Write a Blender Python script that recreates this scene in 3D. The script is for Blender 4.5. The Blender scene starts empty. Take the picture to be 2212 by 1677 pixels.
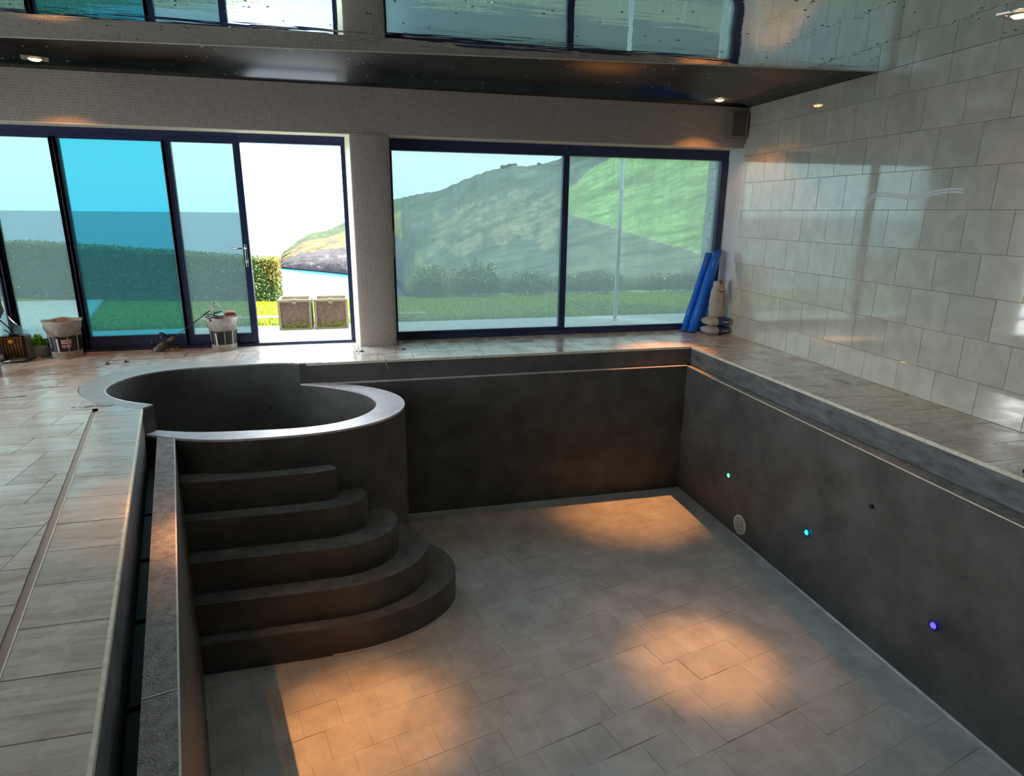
import bpy, bmesh, math, random
from mathutils import Vector, Matrix, noise
random.seed(7)
sc = bpy.context.scene
COL = sc.collection
PI = math.pi
# ------------------------------------------------------------------ camera
YAW, PITCH, ROLL, FPX = 0.24541954, -0.27113447, 0.01008557, 1363.87
f = Vector((math.sin(YAW)*math.cos(PITCH), math.cos(YAW)*math.cos(PITCH), math.sin(PITCH)))
r0 = Vector((math.cos(YAW), -math.sin(YAW), 0)); u0 = r0.cross(f)
r = math.cos(ROLL)*r0 + math.sin(ROLL)*u0; u = -math.sin(ROLL)*r0 + math.cos(ROLL)*u0
cd = bpy.data.cameras.new('camera'); cam = bpy.data.objects.new('camera', cd); COL.objects.link(cam)
M = Matrix.Identity(4)
for i in range(3):
    M[i][0] = r[i]; M[i][1] = u[i]; M[i][2] = -f[i]
M[0][3], M[1][3], M[2][3] = 0, 0, 1.45
cam.matrix_world = M
cd.sensor_width = 36; cd.lens = FPX/2212*36; cd.clip_start = .05; cd.clip_end = 9000
sc.camera = cam
# ------------------------------------------------------------------ view, world, sun
sc.view_settings.view_transform = 'Standard'; sc.view_settings.look = 'None'
sc.view_settings.gamma = 1; sc.view_settings.use_curve_mapping = False
sc.view_settings.exposure = 0.98
w = bpy.data.worlds.new('sky'); sc.world = w; w.use_nodes = True
nt = w.node_tree; nt.nodes.clear()
tc = nt.nodes.new('ShaderNodeTexCoord'); sp = nt.nodes.new('ShaderNodeSeparateXYZ')
rp = nt.nodes.new('ShaderNodeValToRGB'); bg = nt.nodes.new('ShaderNodeBackground'); ow = nt.nodes.new('ShaderNodeOutputWorld')
nt.links.new(tc.outputs['Generated'], sp.inputs[0]); nt.links.new(sp.outputs['Z'], rp.inputs[0])
rp.color_ramp.elements[0].position = 0.0; rp.color_ramp.elements[0].color = (.74, .86, .97, 1)
rp.color_ramp.elements[1].position = 0.55; rp.color_ramp.elements[1].color = (.72, .86, 1.0, 1)
e = rp.color_ramp.elements.new(.14); e.color = (1, .985, .99, 1)
nt.links.new(rp.outputs[0], bg.inputs[0]); bg.inputs[1].default_value = 4.7
nt.links.new(bg.outputs[0], ow.inputs[0])
sl = bpy.data.lights.new('sun', 'SUN'); so = bpy.data.objects.new('sun', sl); COL.objects.link(so)
sl.energy = 5.5; sl.angle = math.radians(6); sl.color = (1, .93, .8)
so.rotation_euler = Vector((-.55, .5, -.95)).to_track_quat('-Z', 'Y').to_euler(); so.location = (3, -3, 9)

# ------------------------------------------------------------------ materials
def mat(name):
    m = bpy.data.materials.new(name); m.use_nodes = True
    return m, m.node_tree, m.node_tree.nodes['Principled BSDF']
def simple(name, col, rough=.6, metal=0, spec=.5, var=0, scale=8, bump=0, bscale=60, stretch=(1, 1, 1), coat=0, objvar=0, rvar=0, detail=6):
    m, t, p = mat(name)
    p.inputs['Base Color'].default_value = (*col, 1); p.inputs['Roughness'].default_value = rough
    p.inputs['Metallic'].default_value = metal; p.inputs['Specular IOR Level'].default_value = spec
    p.inputs['Coat Weight'].default_value = coat; p.inputs['Coat Roughness'].default_value = .06
    if var or bump or rvar:
        g = t.nodes.new('ShaderNodeNewGeometry'); mp = t.nodes.new('ShaderNodeMapping'); mp.inputs['Scale'].default_value = stretch
        t.links.new(g.outputs['Position'], mp.inputs[0])
    if var:
        n = t.nodes.new('ShaderNodeTexNoise'); n.inputs['Scale'].default_value = scale; n.inputs['Detail'].default_value = detail; n.inputs['Roughness'].default_value = .62
        t.links.new(mp.outputs[0], n.inputs['Vector'])
        mr = t.nodes.new('ShaderNodeMapRange'); mr.inputs[1].default_value = .3; mr.inputs[2].default_value = .7
        mr.inputs[3].default_value = 1-var; mr.inputs[4].default_value = 1+var
        t.links.new(n.outputs['Fac'], mr.inputs[0]); src = mr.outputs[0]
        if objvar:
            oi = t.nodes.new('ShaderNodeObjectInfo'); m2 = t.nodes.new('ShaderNodeMapRange')
            m2.inputs[3].default_value = 1-objvar; m2.inputs[4].default_value = 1+objvar
            t.links.new(oi.outputs['Random'], m2.inputs[0]); mm = t.nodes.new('ShaderNodeMath'); mm.operation = 'MULTIPLY'
            t.links.new(src, mm.inputs[0]); t.links.new(m2.outputs[0], mm.inputs[1]); src = mm.outputs[0]
        vm = t.nodes.new('ShaderNodeVectorMath'); vm.operation = 'SCALE'; vm.inputs[0].default_value = col
        t.links.new(src, vm.inputs['Scale']); t.links.new(vm.outputs[0], p.inputs['Base Color'])
    if rvar:
        n3 = t.nodes.new('ShaderNodeTexNoise'); n3.inputs['Scale'].default_value = 3; n3.inputs['Detail'].default_value = 5
        t.links.new(mp.outputs[0], n3.inputs['Vector'])
        mr3 = t.nodes.new('ShaderNodeMapRange'); mr3.inputs[1].default_value = .35; mr3.inputs[2].default_value = .65
        mr3.inputs[3].default_value = max(.02, rough-rvar); mr3.inputs[4].default_value = rough+rvar
        t.links.new(n3.outputs['Fac'], mr3.inputs[0]); t.links.new(mr3.outputs[0], p.inputs['Roughness'])
    if bump:
        n2 = t.nodes.new('ShaderNodeTexNoise'); n2.inputs['Scale'].default_value = bscale; n2.inputs['Detail'].default_value = 5
        t.links.new(mp.outputs[0], n2.inputs['Vector'])
        b = t.nodes.new('ShaderNodeBump'); b.inputs['Strength'].default_value = bump; b.inputs['Distance'].default_value = .01
        t.links.new(n2.outputs['Fac'], b.inputs['Height']); t.links.new(b.outputs[0], p.inputs['Normal'])
    return m
def attr_mat(name, rough=.9, trans=0):
    m, t, p = mat(name); a = t.nodes.new('ShaderNodeVertexColor'); a.layer_name = 'col'
    t.links.new(a.outputs[0], p.inputs['Base Color']); p.inputs['Roughness'].default_value = rough; p.inputs['Specular IOR Level'].default_value = .15
    return m
def emit(name, col, s):
    m = bpy.data.materials.new(name); m.use_nodes = True; t = m.node_tree; t.nodes.clear()
    e = t.nodes.new('ShaderNodeEmission'); e.inputs[0].default_value = (*col, 1); e.inputs[1].default_value = s
    o = t.nodes.new('ShaderNodeOutputMaterial'); t.links.new(e.outputs[0], o.inputs[0]); return m
def glass(name, tint, veil=.0, refl=.12):
    m = bpy.data.materials.new(name); m.use_nodes = True; t = m.node_tree; t.nodes.clear()
    tr = t.nodes.new('ShaderNodeBsdfTransparent'); tr.inputs[0].default_value = (*tint, 1)
    tl = t.nodes.new('ShaderNodeBsdfTranslucent'); tl.inputs[0].default_value = (.8, .97, .95, 1)
    mx = t.nodes.new('ShaderNodeMixShader'); mx.inputs[0].default_value = veil
    if veil:
        g = t.nodes.new('ShaderNodeNewGeometry'); mp = t.nodes.new('ShaderNodeMapping'); mp.inputs['Scale'].default_value = (9, 1, .8)
        n = t.nodes.new('ShaderNodeTexNoise'); n.inputs['Scale'].default_value = 3; n.inputs['Detail'].default_value = 6
        mr = t.nodes.new('ShaderNodeMapRange'); mr.inputs[1].default_value = .3; mr.inputs[2].default_value = .7; mr.inputs[3].default_value = veil*.95; mr.inputs[4].default_value = veil*1.05
        t.links.new(g.outputs['Position'], mp.inputs[0]); t.links.new(mp.outputs[0], n.inputs['Vector']); t.links.new(n.outputs['Fac'], mr.inputs[0]); t.links.new(mr.outputs[0], mx.inputs[0])
    t.links.new(tr.outputs[0], mx.inputs[1]); t.links.new(tl.outputs[0], mx.inputs[2])
    gl = t.nodes.new('ShaderNodeBsdfGlossy'); gl.inputs['Roughness'].default_value = .0
    lw = t.nodes.new('ShaderNodeFresnel'); lw.inputs[0].default_value = 1.45
    m2 = t.nodes.new('ShaderNodeMixShader'); t.links.new(lw.outputs[0], m2.inputs[0]); t.links.new(mx.outputs[0], m2.inputs[1]); t.links.new(gl.outputs[0], m2.inputs[2])
    o = t.nodes.new('ShaderNodeOutputMaterial'); t.links.new(m2.outputs[0], o.inputs[0]); return m

def stone_tile(name, colA, colB, rough, stretch, scale=6, objvar=.08, pit=.0, rvar=.0, axis_rand=True, coat=0):
    """polished stone: two tones along veins, per-tile tint and shift"""
    m, t, p = mat(name)
    g = t.nodes.new('ShaderNodeNewGeometry'); oi = t.nodes.new('ShaderNodeObjectInfo')
    cx = t.nodes.new('ShaderNodeCombineXYZ'); ml = t.nodes.new('ShaderNodeMath'); ml.operation = 'MULTIPLY'; ml.inputs[1].default_value = 37.0
    t.links.new(oi.outputs['Random'], ml.inputs[0])
    for i in range(3): t.links.new(ml.outputs[0], cx.inputs[i])
    mp = t.nodes.new('ShaderNodeMapping'); mp.inputs['Scale'].default_value = stretch; t.links.new(g.outputs['Position'], mp.inputs[0])
    ad = t.nodes.new('ShaderNodeVectorMath'); ad.operation = 'ADD'; t.links.new(mp.outputs[0], ad.inputs[0]); t.links.new(cx.outputs[0], ad.inputs[1])
    n = t.nodes.new('ShaderNodeTexNoise'); n.inputs['Scale'].default_value = scale; n.inputs['Detail'].default_value = 8; n.inputs['Roughness'].default_value = .6; n.inputs['Distortion'].default_value = .6
    t.links.new(ad.outputs[0], n.inputs['Vector'])
    cr = t.nodes.new('ShaderNodeValToRGB'); cr.color_ramp.elements[0].position = .36; cr.color_ramp.elements[0].color = (*colB, 1); cr.color_ramp.elements[1].position = .6; cr.color_ramp.elements[1].color = (*colA, 1)
    t.links.new(n.outputs['Fac'], cr.inputs[0])
    m2 = t.nodes.new('ShaderNodeMapRange'); m2.inputs[3].default_value = 1-objvar; m2.inputs[4].default_value = 1+objvar; t.links.new(oi.outputs['Random'], m2.inputs[0])
    sc_ = t.nodes.new('ShaderNodeVectorMath'); sc_.operation = 'SCALE'; t.links.new(cr.outputs[0], sc_.inputs[0]); t.links.new(m2.outputs[0], sc_.inputs['Scale'])
    t.links.new(sc_.outputs[0], p.inputs['Base Color'])
    p.inputs['Roughness'].default_value = rough; p.inputs['Coat Weight'].default_value = coat; p.inputs['Coat Roughness'].default_value = .05; p.inputs['Coat IOR'].default_value = 2.8
    n4 = t.nodes.new('ShaderNodeTexNoise'); n4.inputs['Scale'].default_value = 5; n4.inputs['Detail'].default_value = 4; t.links.new(g.outputs['Position'], n4.inputs['Vector'])
    if rvar:
        mr3 = t.nodes.new('ShaderNodeMapRange'); mr3.inputs[1].default_value = .35; mr3.inputs[2].default_value = .65
        mr3.inputs[3].default_value = max(.02, rough-rvar); mr3.inputs[4].default_value = rough+rvar
        t.links.new(n4.outputs['Fac'], mr3.inputs[0]); t.links.new(mr3.outputs[0], p.inputs['Roughness'])
    if pit:
        b = t.nodes.new('ShaderNodeBump'); b.inputs['Strength'].default_value = pit; b.inputs['Distance'].default_value = .004
        t.links.new(n.outputs['Fac'], b.inputs['Height']); t.links.new(b.outputs[0], p.inputs['Normal'])
    return m

def mosaic(name, col, col2, grout, pitch=.0245, axes='xz', rough=.25):
    m, t, p = mat(name)
    g = t.nodes.new('ShaderNodeNewGeometry'); s = t.nodes.new('ShaderNodeSeparateXYZ'); t.links.new(g.outputs['Position'], s.inputs[0])
    c = t.nodes.new('ShaderNodeCombineXYZ')
    a = {'x': 0, 'y': 1, 'z': 2}
    t.links.new(s.outputs[a[axes[0]]], c.inputs[0]); t.links.new(s.outputs[a[axes[1]]], c.inputs[1])
    b = t.nodes.new('ShaderNodeTexBrick'); b.offset = 0; b.inputs['Scale'].default_value = 1; b.inputs['Mortar Size'].default_value = pitch*.09
    b.inputs['Brick Width'].default_value = pitch; b.inputs['Row Height'].default_value = pitch; b.inputs['Mortar Smooth'].default_value = .3; b.inputs['Bias'].default_value = 0
    b.inputs['Color1'].default_value = (*col, 1); b.inputs['Color2'].default_value = (*col2, 1); b.inputs['Mortar'].default_value = (*grout, 1)
    t.links.new(c.outputs[0], b.inputs['Vector']); t.links.new(b.outputs['Color'], p.inputs['Base Color'])
    bm_ = t.nodes.new('ShaderNodeBump'); bm_.inputs['Strength'].default_value = .5; bm_.inputs['Distance'].default_value = -.002
    t.links.new(b.outputs['Fac'], bm_.inputs['Height']); t.links.new(bm_.outputs[0], p.inputs['Normal']); p.inputs['Roughness'].default_value = rough
    return m

MT = {}
MT['wall_tile'] = stone_tile('polished_wall_stone', (.84, .81, .70), (.70, .67, .57), .35, (1, 1.2, 1), 5, .07, .04, .03, coat=1)
MT['deck_tile'] = stone_tile('travertine', (.68, .615, .54), (.47, .40, .33), .24, (.9, 6, 1), 3.5, .10, .35, .12)
MT['grout'] = simple('dark_joint', (.10, .09, .08), .9)
MT['wall_back'] = simple('wall_backing', (.22, .20, .18), .9)
MT['mosaic'] = mosaic('brown_mosaic', (.47, .40, .36), (.38, .32, .285), (.60, .53, .48), rough=.3)
MT['mosaic_pale'] = mosaic('pale_mosaic', (.74, .86, .90), (.62, .74, .79), (.88, .92, .92), axes='yz', rough=.2)
MT['render'] = simple('cream_render', (.88, .82, .68), .6, var=.06)
MT['plain'] = simple('plain_wall_paint', (.33, .29, .26), .8)
MT['coat'] = simple('grey_waterproof_coating', (.110, .113, .110), .5, var=.38, scale=3.2, bump=.25, bscale=90, detail=9)
MT['coat_up'] = simple('blotchy_grey_coating', (.15, .158, .165), .5, var=.55, scale=9, bump=.3, bscale=60, stretch=(1, .6, 2), detail=9)
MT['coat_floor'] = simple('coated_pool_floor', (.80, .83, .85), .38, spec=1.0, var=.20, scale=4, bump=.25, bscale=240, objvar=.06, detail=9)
MT['rim'] = simple('pale_grey_screed', (.86, .83, .90), .27, spec=1.0, var=.15, scale=12, bump=.3, bscale=150)
MT['weir'] = simple('rough_grey_screed', (.30, .295, .30), .6, var=.45, scale=22, bump=.5, bscale=120)
MT['tread'] = simple('window_lit_step_top', (.25, .265, .275), .5, var=.35, scale=9, bump=.3, bscale=90, detail=9)  # pool coating made paler on step tops, window light put into the colour
MT['gutter'] = simple('black_gutter', (.02, .022, .024), .5)
MT['edge'] = simple('pale_stone_edge', (.88, .82, .70), .4, var=.2, scale=30)
MT['navy'] = simple('navy_aluminium', (.020, .034, .105), .32, metal=0, spec=.6)
MT['navy_in'] = simple('navy_aluminium_inner', (.008, .012, .035), .4)
MT['steel'] = simple('brushed_steel', (.6, .6, .58), .28, metal=1)
MT['darksteel'] = simple('dirty_steel', (.12, .11, .10), .4, metal=.8)
MT['black'] = simple('black_plastic', (.012, .012, .014), .38)
MT['white'] = simple('dirty_white_plastic', (.50, .45, .40), .5, var=.35, scale=20)
MT['label_black'] = simple('black_label', (.012, .011, .013), .35)
MT['label_red'] = simple('red_label', (.42, .03, .06), .4)
MT['paint_white'] = simple('white_print', (.75, .72, .7), .5)
MT['blue'] = simple('blue_foam', (.008, .19, .85), .35, var=.12, scale=25)
MT['blue_core'] = simple('blue_foam_end', (.01, .05, .3), .6)
MT['paper'] = simple('dusty_paper_sack', (.52, .48, .42), .75, var=.16, scale=22, bump=.5, bscale=35)
MT['sack_blue'] = simple('blue_sack_print', (.025, .055, .17), .5)
MT['brown'] = simple('brown_plaster', (.26, .10, .045), .8)
MT['mauve'] = simple('mauve_grey_sack', (.16, .12, .13), .6, var=.25, scale=14, bump=.4, bscale=20)
MT['yellow'] = simple('ochre_plastic', (.55, .26, .04), .4)
MT['bronze'] = simple('brown_ribbed_metal', (.16, .085, .03), .35, metal=.4)
MT['leaf_bright'] = simple('bright_green_leaf', (.32, .75, .06), .5, var=.3, scale=30)
MT['stone_speck'] = simple('speckled_stone', (.42, .41, .38), .8, var=.5, scale=60)
MT['film'] = glass('pale_plastic_sheet', (.86, .95, .93), .45)
MT['pvc'] = None
MT['stone_moss'] = None

# ceiling mirror film
m, t, p = mat('gloss_stretch_ceiling')
p.inputs['Metallic'].default_value = 1; p.inputs['Base Color'].default_value = (.72, .79, .78, 1); p.inputs['Roughness'].default_value = .012
g = t.nodes.new('ShaderNodeNewGeometry'); mp = t.nodes.new('ShaderNodeMapping'); mp.inputs['Scale'].default_value = (.35, 1.6, 1); n = t.nodes.new('ShaderNodeTexNoise'); n.inputs['Scale'].default_value = 2.2; n.inputs['Detail'].default_value = 3
t.links.new(g.outputs['Position'], mp.inputs[0]); t.links.new(mp.outputs[0], n.inputs['Vector'])
b = t.nodes.new('ShaderNodeBump'); b.inputs['Strength'].default_value = .07; b.inputs['Distance'].default_value = .05; t.links.new(n.outputs['Fac'], b.inputs['Height']); t.links.new(b.outputs[0], p.inputs['Normal'])
MT['ceil'] = m
# border film : darker, softer, its fine prismatic relief leans the facets towards the room
m, t, p = mat('dark_border_film')
p.inputs['Metallic'].default_value = 1; p.inputs['Base Color'].default_value = (.11, .115, .12, 1); p.inputs['Roughness'].default_value = .16
g = t.nodes.new('ShaderNodeNewGeometry'); s = t.nodes.new('ShaderNodeSeparateXYZ'); t.links.new(g.outputs['Position'], s.inputs[0])
ad = t.nodes.new('ShaderNodeMath'); ad.operation = 'MULTIPLY'; ad.inputs[1].default_value = .56; t.links.new(s.outputs['Y'], ad.inputs[0])
b = t.nodes.new('ShaderNodeBump'); b.inputs['Strength'].default_value = 1; b.inputs['Distance'].default_value = 1; t.links.new(ad.outputs[0], b.inputs['Height']); t.links.new(b.outputs[0], p.inputs['Normal'])
MT['band'] = m
# sea
m, t, p = mat('sea_water')
p.inputs['Base Color'].default_value = (.015, .10, .17, 1); p.inputs['Specular IOR Level'].default_value = .22; p.inputs['Roughness'].default_value = .35
g = t.nodes.new('ShaderNodeNewGeometry'); n = t.nodes.new('ShaderNodeTexNoise'); n.inputs['Scale'].default_value = .12; n.inputs['Detail'].default_value = 6; t.links.new(g.outputs['Position'], n.inputs['Vector'])
b = t.nodes.new('ShaderNodeBump'); b.inputs['Strength'].default_value = .5; b.inputs['Distance'].default_value = 1.0; t.links.new(n.outputs['Fac'], b.inputs['Height']); t.links.new(b.outputs[0], p.inputs['Normal'])
MT['sea'] = m
MT['paving'] = simple('pale_paving', (.52, .50, .46), .6, var=.07, scale=5)
MT['lawn'] = simple('lawn_turf', (.16, .21, .012), .95, spec=.1, var=.3, scale=9, bump=.6, bscale=60)
MT['earth'] = simple('scrub_slope', (.10, .12, .06), .95, var=.3, scale=2)
MT['wood'] = simple('weathered_deck_boards', (.44, .43, .39), .7, var=.15, scale=7, stretch=(.3, 4, 1))
MT['leaf'] = attr_mat('foliage')
MT['terrain'] = attr_mat('hillside')
def add_detail(m, specs):
    t = m.node_tree; p = t.nodes['Principled BSDF']; src = t.nodes['Color Attribute'].outputs[0]; g = t.nodes.new('ShaderNodeNewGeometry')
    for sc_, lo, hi in specs:
        n = t.nodes.new('ShaderNodeTexNoise'); n.inputs['Scale'].default_value = sc_; n.inputs['Detail'].default_value = 7; n.inputs['Roughness'].default_value = .65; t.links.new(g.outputs['Position'], n.inputs['Vector'])
        mr = t.nodes.new('ShaderNodeMapRange'); mr.inputs[1].default_value = .35; mr.inputs[2].default_value = .65; mr.inputs[3].default_value = lo; mr.inputs[4].default_value = hi; t.links.new(n.outputs['Fac'], mr.inputs[0])
        v = t.nodes.new('ShaderNodeVectorMath'); v.operation = 'SCALE'; t.links.new(src, v.inputs[0]); t.links.new(mr.outputs[0], v.inputs['Scale']); src = v.outputs[0]
    t.links.new(src, p.inputs['Base Color'])
add_detail(MT['terrain'], ((.06, .62, 1.38), (.35, .72, 1.28)))
MT['grass'] = attr_mat('grass_blades')
MT['pier_stone'] = simple('pale_garden_stone', (.40, .40, .36), .85, var=.2, scale=12, bump=.6, bscale=40, objvar=.16)
MT['planter_frame'] = simple('cream_stone', (.30, .24, .14), .8, var=.12, scale=14)
MT['trough'] = simple('brown_mossy_stone', (.17, .108, .07), .9, var=.35, scale=22)
MT['moss'] = simple('moss', (.17, .18, .02), .95, var=.3, scale=30)
MT['pole'] = simple('pale_grey_pole', (.55, .6, .6), .4)
MT['speaker'] = simple('beige_grey_plastic', (.20, .185, .155), .5)
MT['grille'] = simple('speaker_grille', (.12, .11, .095), .7, bump=.4, bscale=300)
G_LIGHT = (.28, .36, .362); G_CYAN = (.10, .292, .325); G_W2 = (.29, .352, .352)
MT['g_light'] = glass('pale_cyan_glass', G_LIGHT, .08)
MT['g_cyan'] = glass('strong_cyan_glass', G_CYAN, .05)
MT['g_w2'] = glass('dusty_green_glass', G_W2, .085)
MT['g_clear'] = glass('clear_glass', (.96, .98, .97), 0)

# ------------------------------------------------------------------ geometry helpers
def link(name, bm, m, parent=None, smooth=False):
    me = bpy.data.meshes.new(name)
    if isinstance(bm, tuple):
        me.from_pydata(*bm); me.update()
    else:
        bmesh.ops.recalc_face_normals(bm, faces=bm.faces); bm.to_mesh(me); bm.free()
    for x in (m if isinstance(m, (list, tuple)) else [m]): me.materials.append(x)
    if smooth:
        for q in me.polygons: q.use_smooth = True
    o = bpy.data.objects.new(name, me); COL.objects.link(o)
    if parent: o.parent = parent
    return o
def inst(o, loc=None, rot=None, parent=None, scale=None):
    c = o.copy(); COL.objects.link(c)
    if loc is not None: c.location = loc
    if rot is not None: c.rotation_euler = rot
    if scale is not None: c.scale = scale
    if parent is not None: c.parent = parent
    return c
def tag(o, label=None, cat=None, group=None, kind=None):
    if label: o['label'] = label
    if cat: o['category'] = cat
    if group: o['group'] = group
    if kind: o['kind'] = kind
    return o
def empty(name, loc=(0, 0, 0), rz=0):
    o = bpy.data.objects.new(name, None); COL.objects.link(o); o.location = loc; o.rotation_euler = (0, 0, rz); o.empty_display_size = .1
    return o
def struct(o): o['kind'] = 'structure'; return o
def box(bm, x0, x1, y0, y1, z0, z1, mtx=None, bev=0, mi=0):
    vs = [bm.verts.new((x, y, z)) for z in (z0, z1) for y in (y0, y1) for x in (x0, x1)]
    F = [(0, 1, 3, 2), (4, 6, 7, 5), (0, 4, 5, 1), (2, 3, 7, 6), (0, 2, 6, 4), (1, 5, 7, 3)]
    fs = [bm.faces.new([vs[i] for i in q]) for q in F]
    for q in fs: q.material_index = mi
    if bev:
        es = list({e for q in fs for e in q.edges}); rr = bmesh.ops.bevel(bm, geom=es, offset=bev, segments=2, profile=.5, affect='EDGES')
        vs = list({v for q in rr['faces'] for v in q.verts} | {v for v in vs if v.is_valid})
    if mtx is not None:
        for v in vs: v.co = mtx @ v.co
    return vs
def B(x0, x1, y0, y1, z0, z1, bev=0):
    bm = bmesh.new(); box(bm, x0, x1, y0, y1, z0, z1, bev=bev); return bm
def prism(bm, poly, z0, z1, mi=0, bev=0):
    n = len(poly)
    a = [bm.verts.new((p[0], p[1], z0)) for p in poly]; b_ = [bm.verts.new((p[0], p[1], z1)) for p in poly]
    fs = [bm.faces.new(b_), bm.faces.new(a[::-1])]
    for i in range(n):
        j = (i+1) % n; fs.append(bm.faces.new((a[i], a[j], b_[j], b_[i])))
    for q in fs: q.material_index = mi
    return fs
def tube(bm, pts, rad, n=10, caps=True, mi=0):
    """pts list of Vector; rad float or list"""
    pts = [Vector(q) for q in pts]; rings = []
    for i, q in enumerate(pts):
        d = (pts[min(i+1, len(pts)-1)] - pts[max(i-1, 0)]).normalized()
        a = d.orthogonal().normalized() if i == 0 else (pa - d*pa.dot(d)).normalized()
        pa = a; b_ = d.cross(a); rr = rad[i] if isinstance(rad, (list, tuple)) else rad
        rings.append([bm.verts.new(q + (a*math.cos(2*PI*k/n) + b_*math.sin(2*PI*k/n))*rr) for k in range(n)])
    for i in range(len(rings)-1):
        for k in range(n):
            fc = bm.faces.new((rings[i][k], rings[i][(k+1) % n], rings[i+1][(k+1) % n], rings[i+1][k])); fc.material_index = mi; fc.smooth = True
    if caps:
        for q in (rings[0][::-1], rings[-1]): bm.faces.new(q).material_index = mi
def lathe(bm, prof, n=32, c=(0, 0, 0), closed=False, mi=0):
    rings = []
    for (rr, z) in prof:
        rings.append([bm.verts.new((c[0]+rr*math.cos(2*PI*k/n), c[1]+rr*math.sin(2*PI*k/n), c[2]+z)) for k in range(n)])
    for i in range(len(rings)-1):
        for k in range(n):
            fc = bm.faces.new((rings[i][k], rings[i][(k+1) % n], rings[i+1][(k+1) % n], rings[i+1][k])); fc.smooth = True; fc.material_index = mi
    return rings
def area(p): return .5*sum(p[i][0]*p[(i+1) % len(p)][1]-p[(i+1) % len(p)][0]*p[i][1] for i in range(len(p)))
def clip(poly, a, b_, c_):      # keep a*x+b*y+c >= 0
    out = []
    for i in range(len(poly)):
        p, q = poly[i], poly[(i+1) % len(poly)]; dp = a*p[0]+b_*p[1]+c_; dq = a*q[0]+b_*q[1]+c_
        if dp >= 0: out.append(p)
        if (dp > 0 and dq < 0) or (dp < 0 and dq > 0):
            s = dp/(dp-dq); out.append((p[0]+(q[0]-p[0])*s, p[1]+(q[1]-p[1])*s))
    cl = []
    for q in out:
        if not cl or math.hypot(q[0]-cl[-1][0], q[1]-cl[-1][1]) > 1e-5: cl.append(q)
    if len(cl) > 1 and math.hypot(cl[0][0]-cl[-1][0], cl[0][1]-cl[-1][1]) < 1e-5: cl.pop()
    return cl if len(cl) > 2 and abs(area(cl)) > 2e-5 else []
def edges(poly):                # half planes of a convex ccw polygon (inside >= 0)
    if area(poly) < 0: poly = poly[::-1]
    o = []
    for i in range(len(poly)):
        p, q = poly[i], poly[(i+1) % len(poly)]; dx, dy = q[0]-p[0], q[1]-p[1]; L = math.hypot(dx, dy)
        o.append((-dy/L, dx/L, (dy*p[0]-dx*p[1])/L))
    return o
def isect(poly, E):
    for h in E:
        poly = clip(poly, *h)
        if not poly: return []
    return poly
def diff(polys, E):
    out = []
    for poly in polys:
        rem = poly
        if not isect(poly, E): out.append(poly); continue
        for h in E:
            o_ = clip(rem, -h[0], -h[1], -h[2])
            if o_: out.append(o_)
            rem = clip(rem, *h)
            if not rem: break
    return out
rect = lambda x0, x1, y0, y1: [(x0, y0), (x1, y0), (x1, y1), (x0, y1)]

# ------------------------------------------------------------------ pool plan
LD = (-.23473, .97206); LN = (.97206, .23473); LB = (-.759, 1.565)       # left edge direction, normal (into pool), base point
def LP(s, n): return (LB[0]+LD[0]*s+LN[0]*n, LB[1]+LD[1]*s+LN[1]*n)
XR, YB, YN = 3.70, 6.36, .30
def h_left(n0): return (LN[0], LN[1], -(LN[0]*LB[0]+LN[1]*LB[1])-n0)      # perp >= n0
POOL = [h_left(0), (-1, 0, XR), (0, -1, YB), (0, 1, -YN)]
SC = (-.953, 5.69)
FI = [0.8802, 0.0043, 0.0098, 0.1882, -0.072, -0.015, -0.0073, 0.0117, -0.0339]
FO = [1.0746, -0.0038, 0.029, 0.2039, -0.1449, 0.0183, 0.0125, 0.0228, -0.0344]
def spa_curve(F_, n=96, add=0):
    o = []
    for i in range(n):
        a = 2*PI*i/n; rr = F_[0]+sum(F_[2*k-1]*math.cos(k*a)+F_[2*k]*math.sin(k*a) for k in range(1, 5))+add
        o.append((SC[0]+rr*math.cos(a), SC[1]+rr*math.sin(a)))
    return o
def hull(P):
    P = sorted(set(P))
    def half(P):
        h = []
        for q in P:
            while len(h) > 1 and (h[-1][0]-h[-2][0])*(q[1]-h[-2][1])-(h[-1][1]-h[-2][1])*(q[0]-h[-2][0]) <= 0: h.pop()
            h.append(q)
        return h
    a = half(P); b_ = half(P[::-1]); return a[:-1]+b_[:-1]
SI, SO = spa_curve(FI), spa_curve(FO)
SIh, SOh = hull(spa_curve(FI, 48)), hull(spa_curve(FO, 48))
E_SI, E_SO = edges(SIh), edges(SOh)
_ax, _ay, _bx, _by = -1.604, 5.07, -.735, 6.36; _L = math.hypot(_bx-_ax, _by-_ay)
E_POOLSPA = POOL+[((_by-_ay)/_L, -(_bx-_ax)/_L, (-(_by-_ay)*_ax+(_bx-_ax)*_ay)/_L)]

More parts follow.
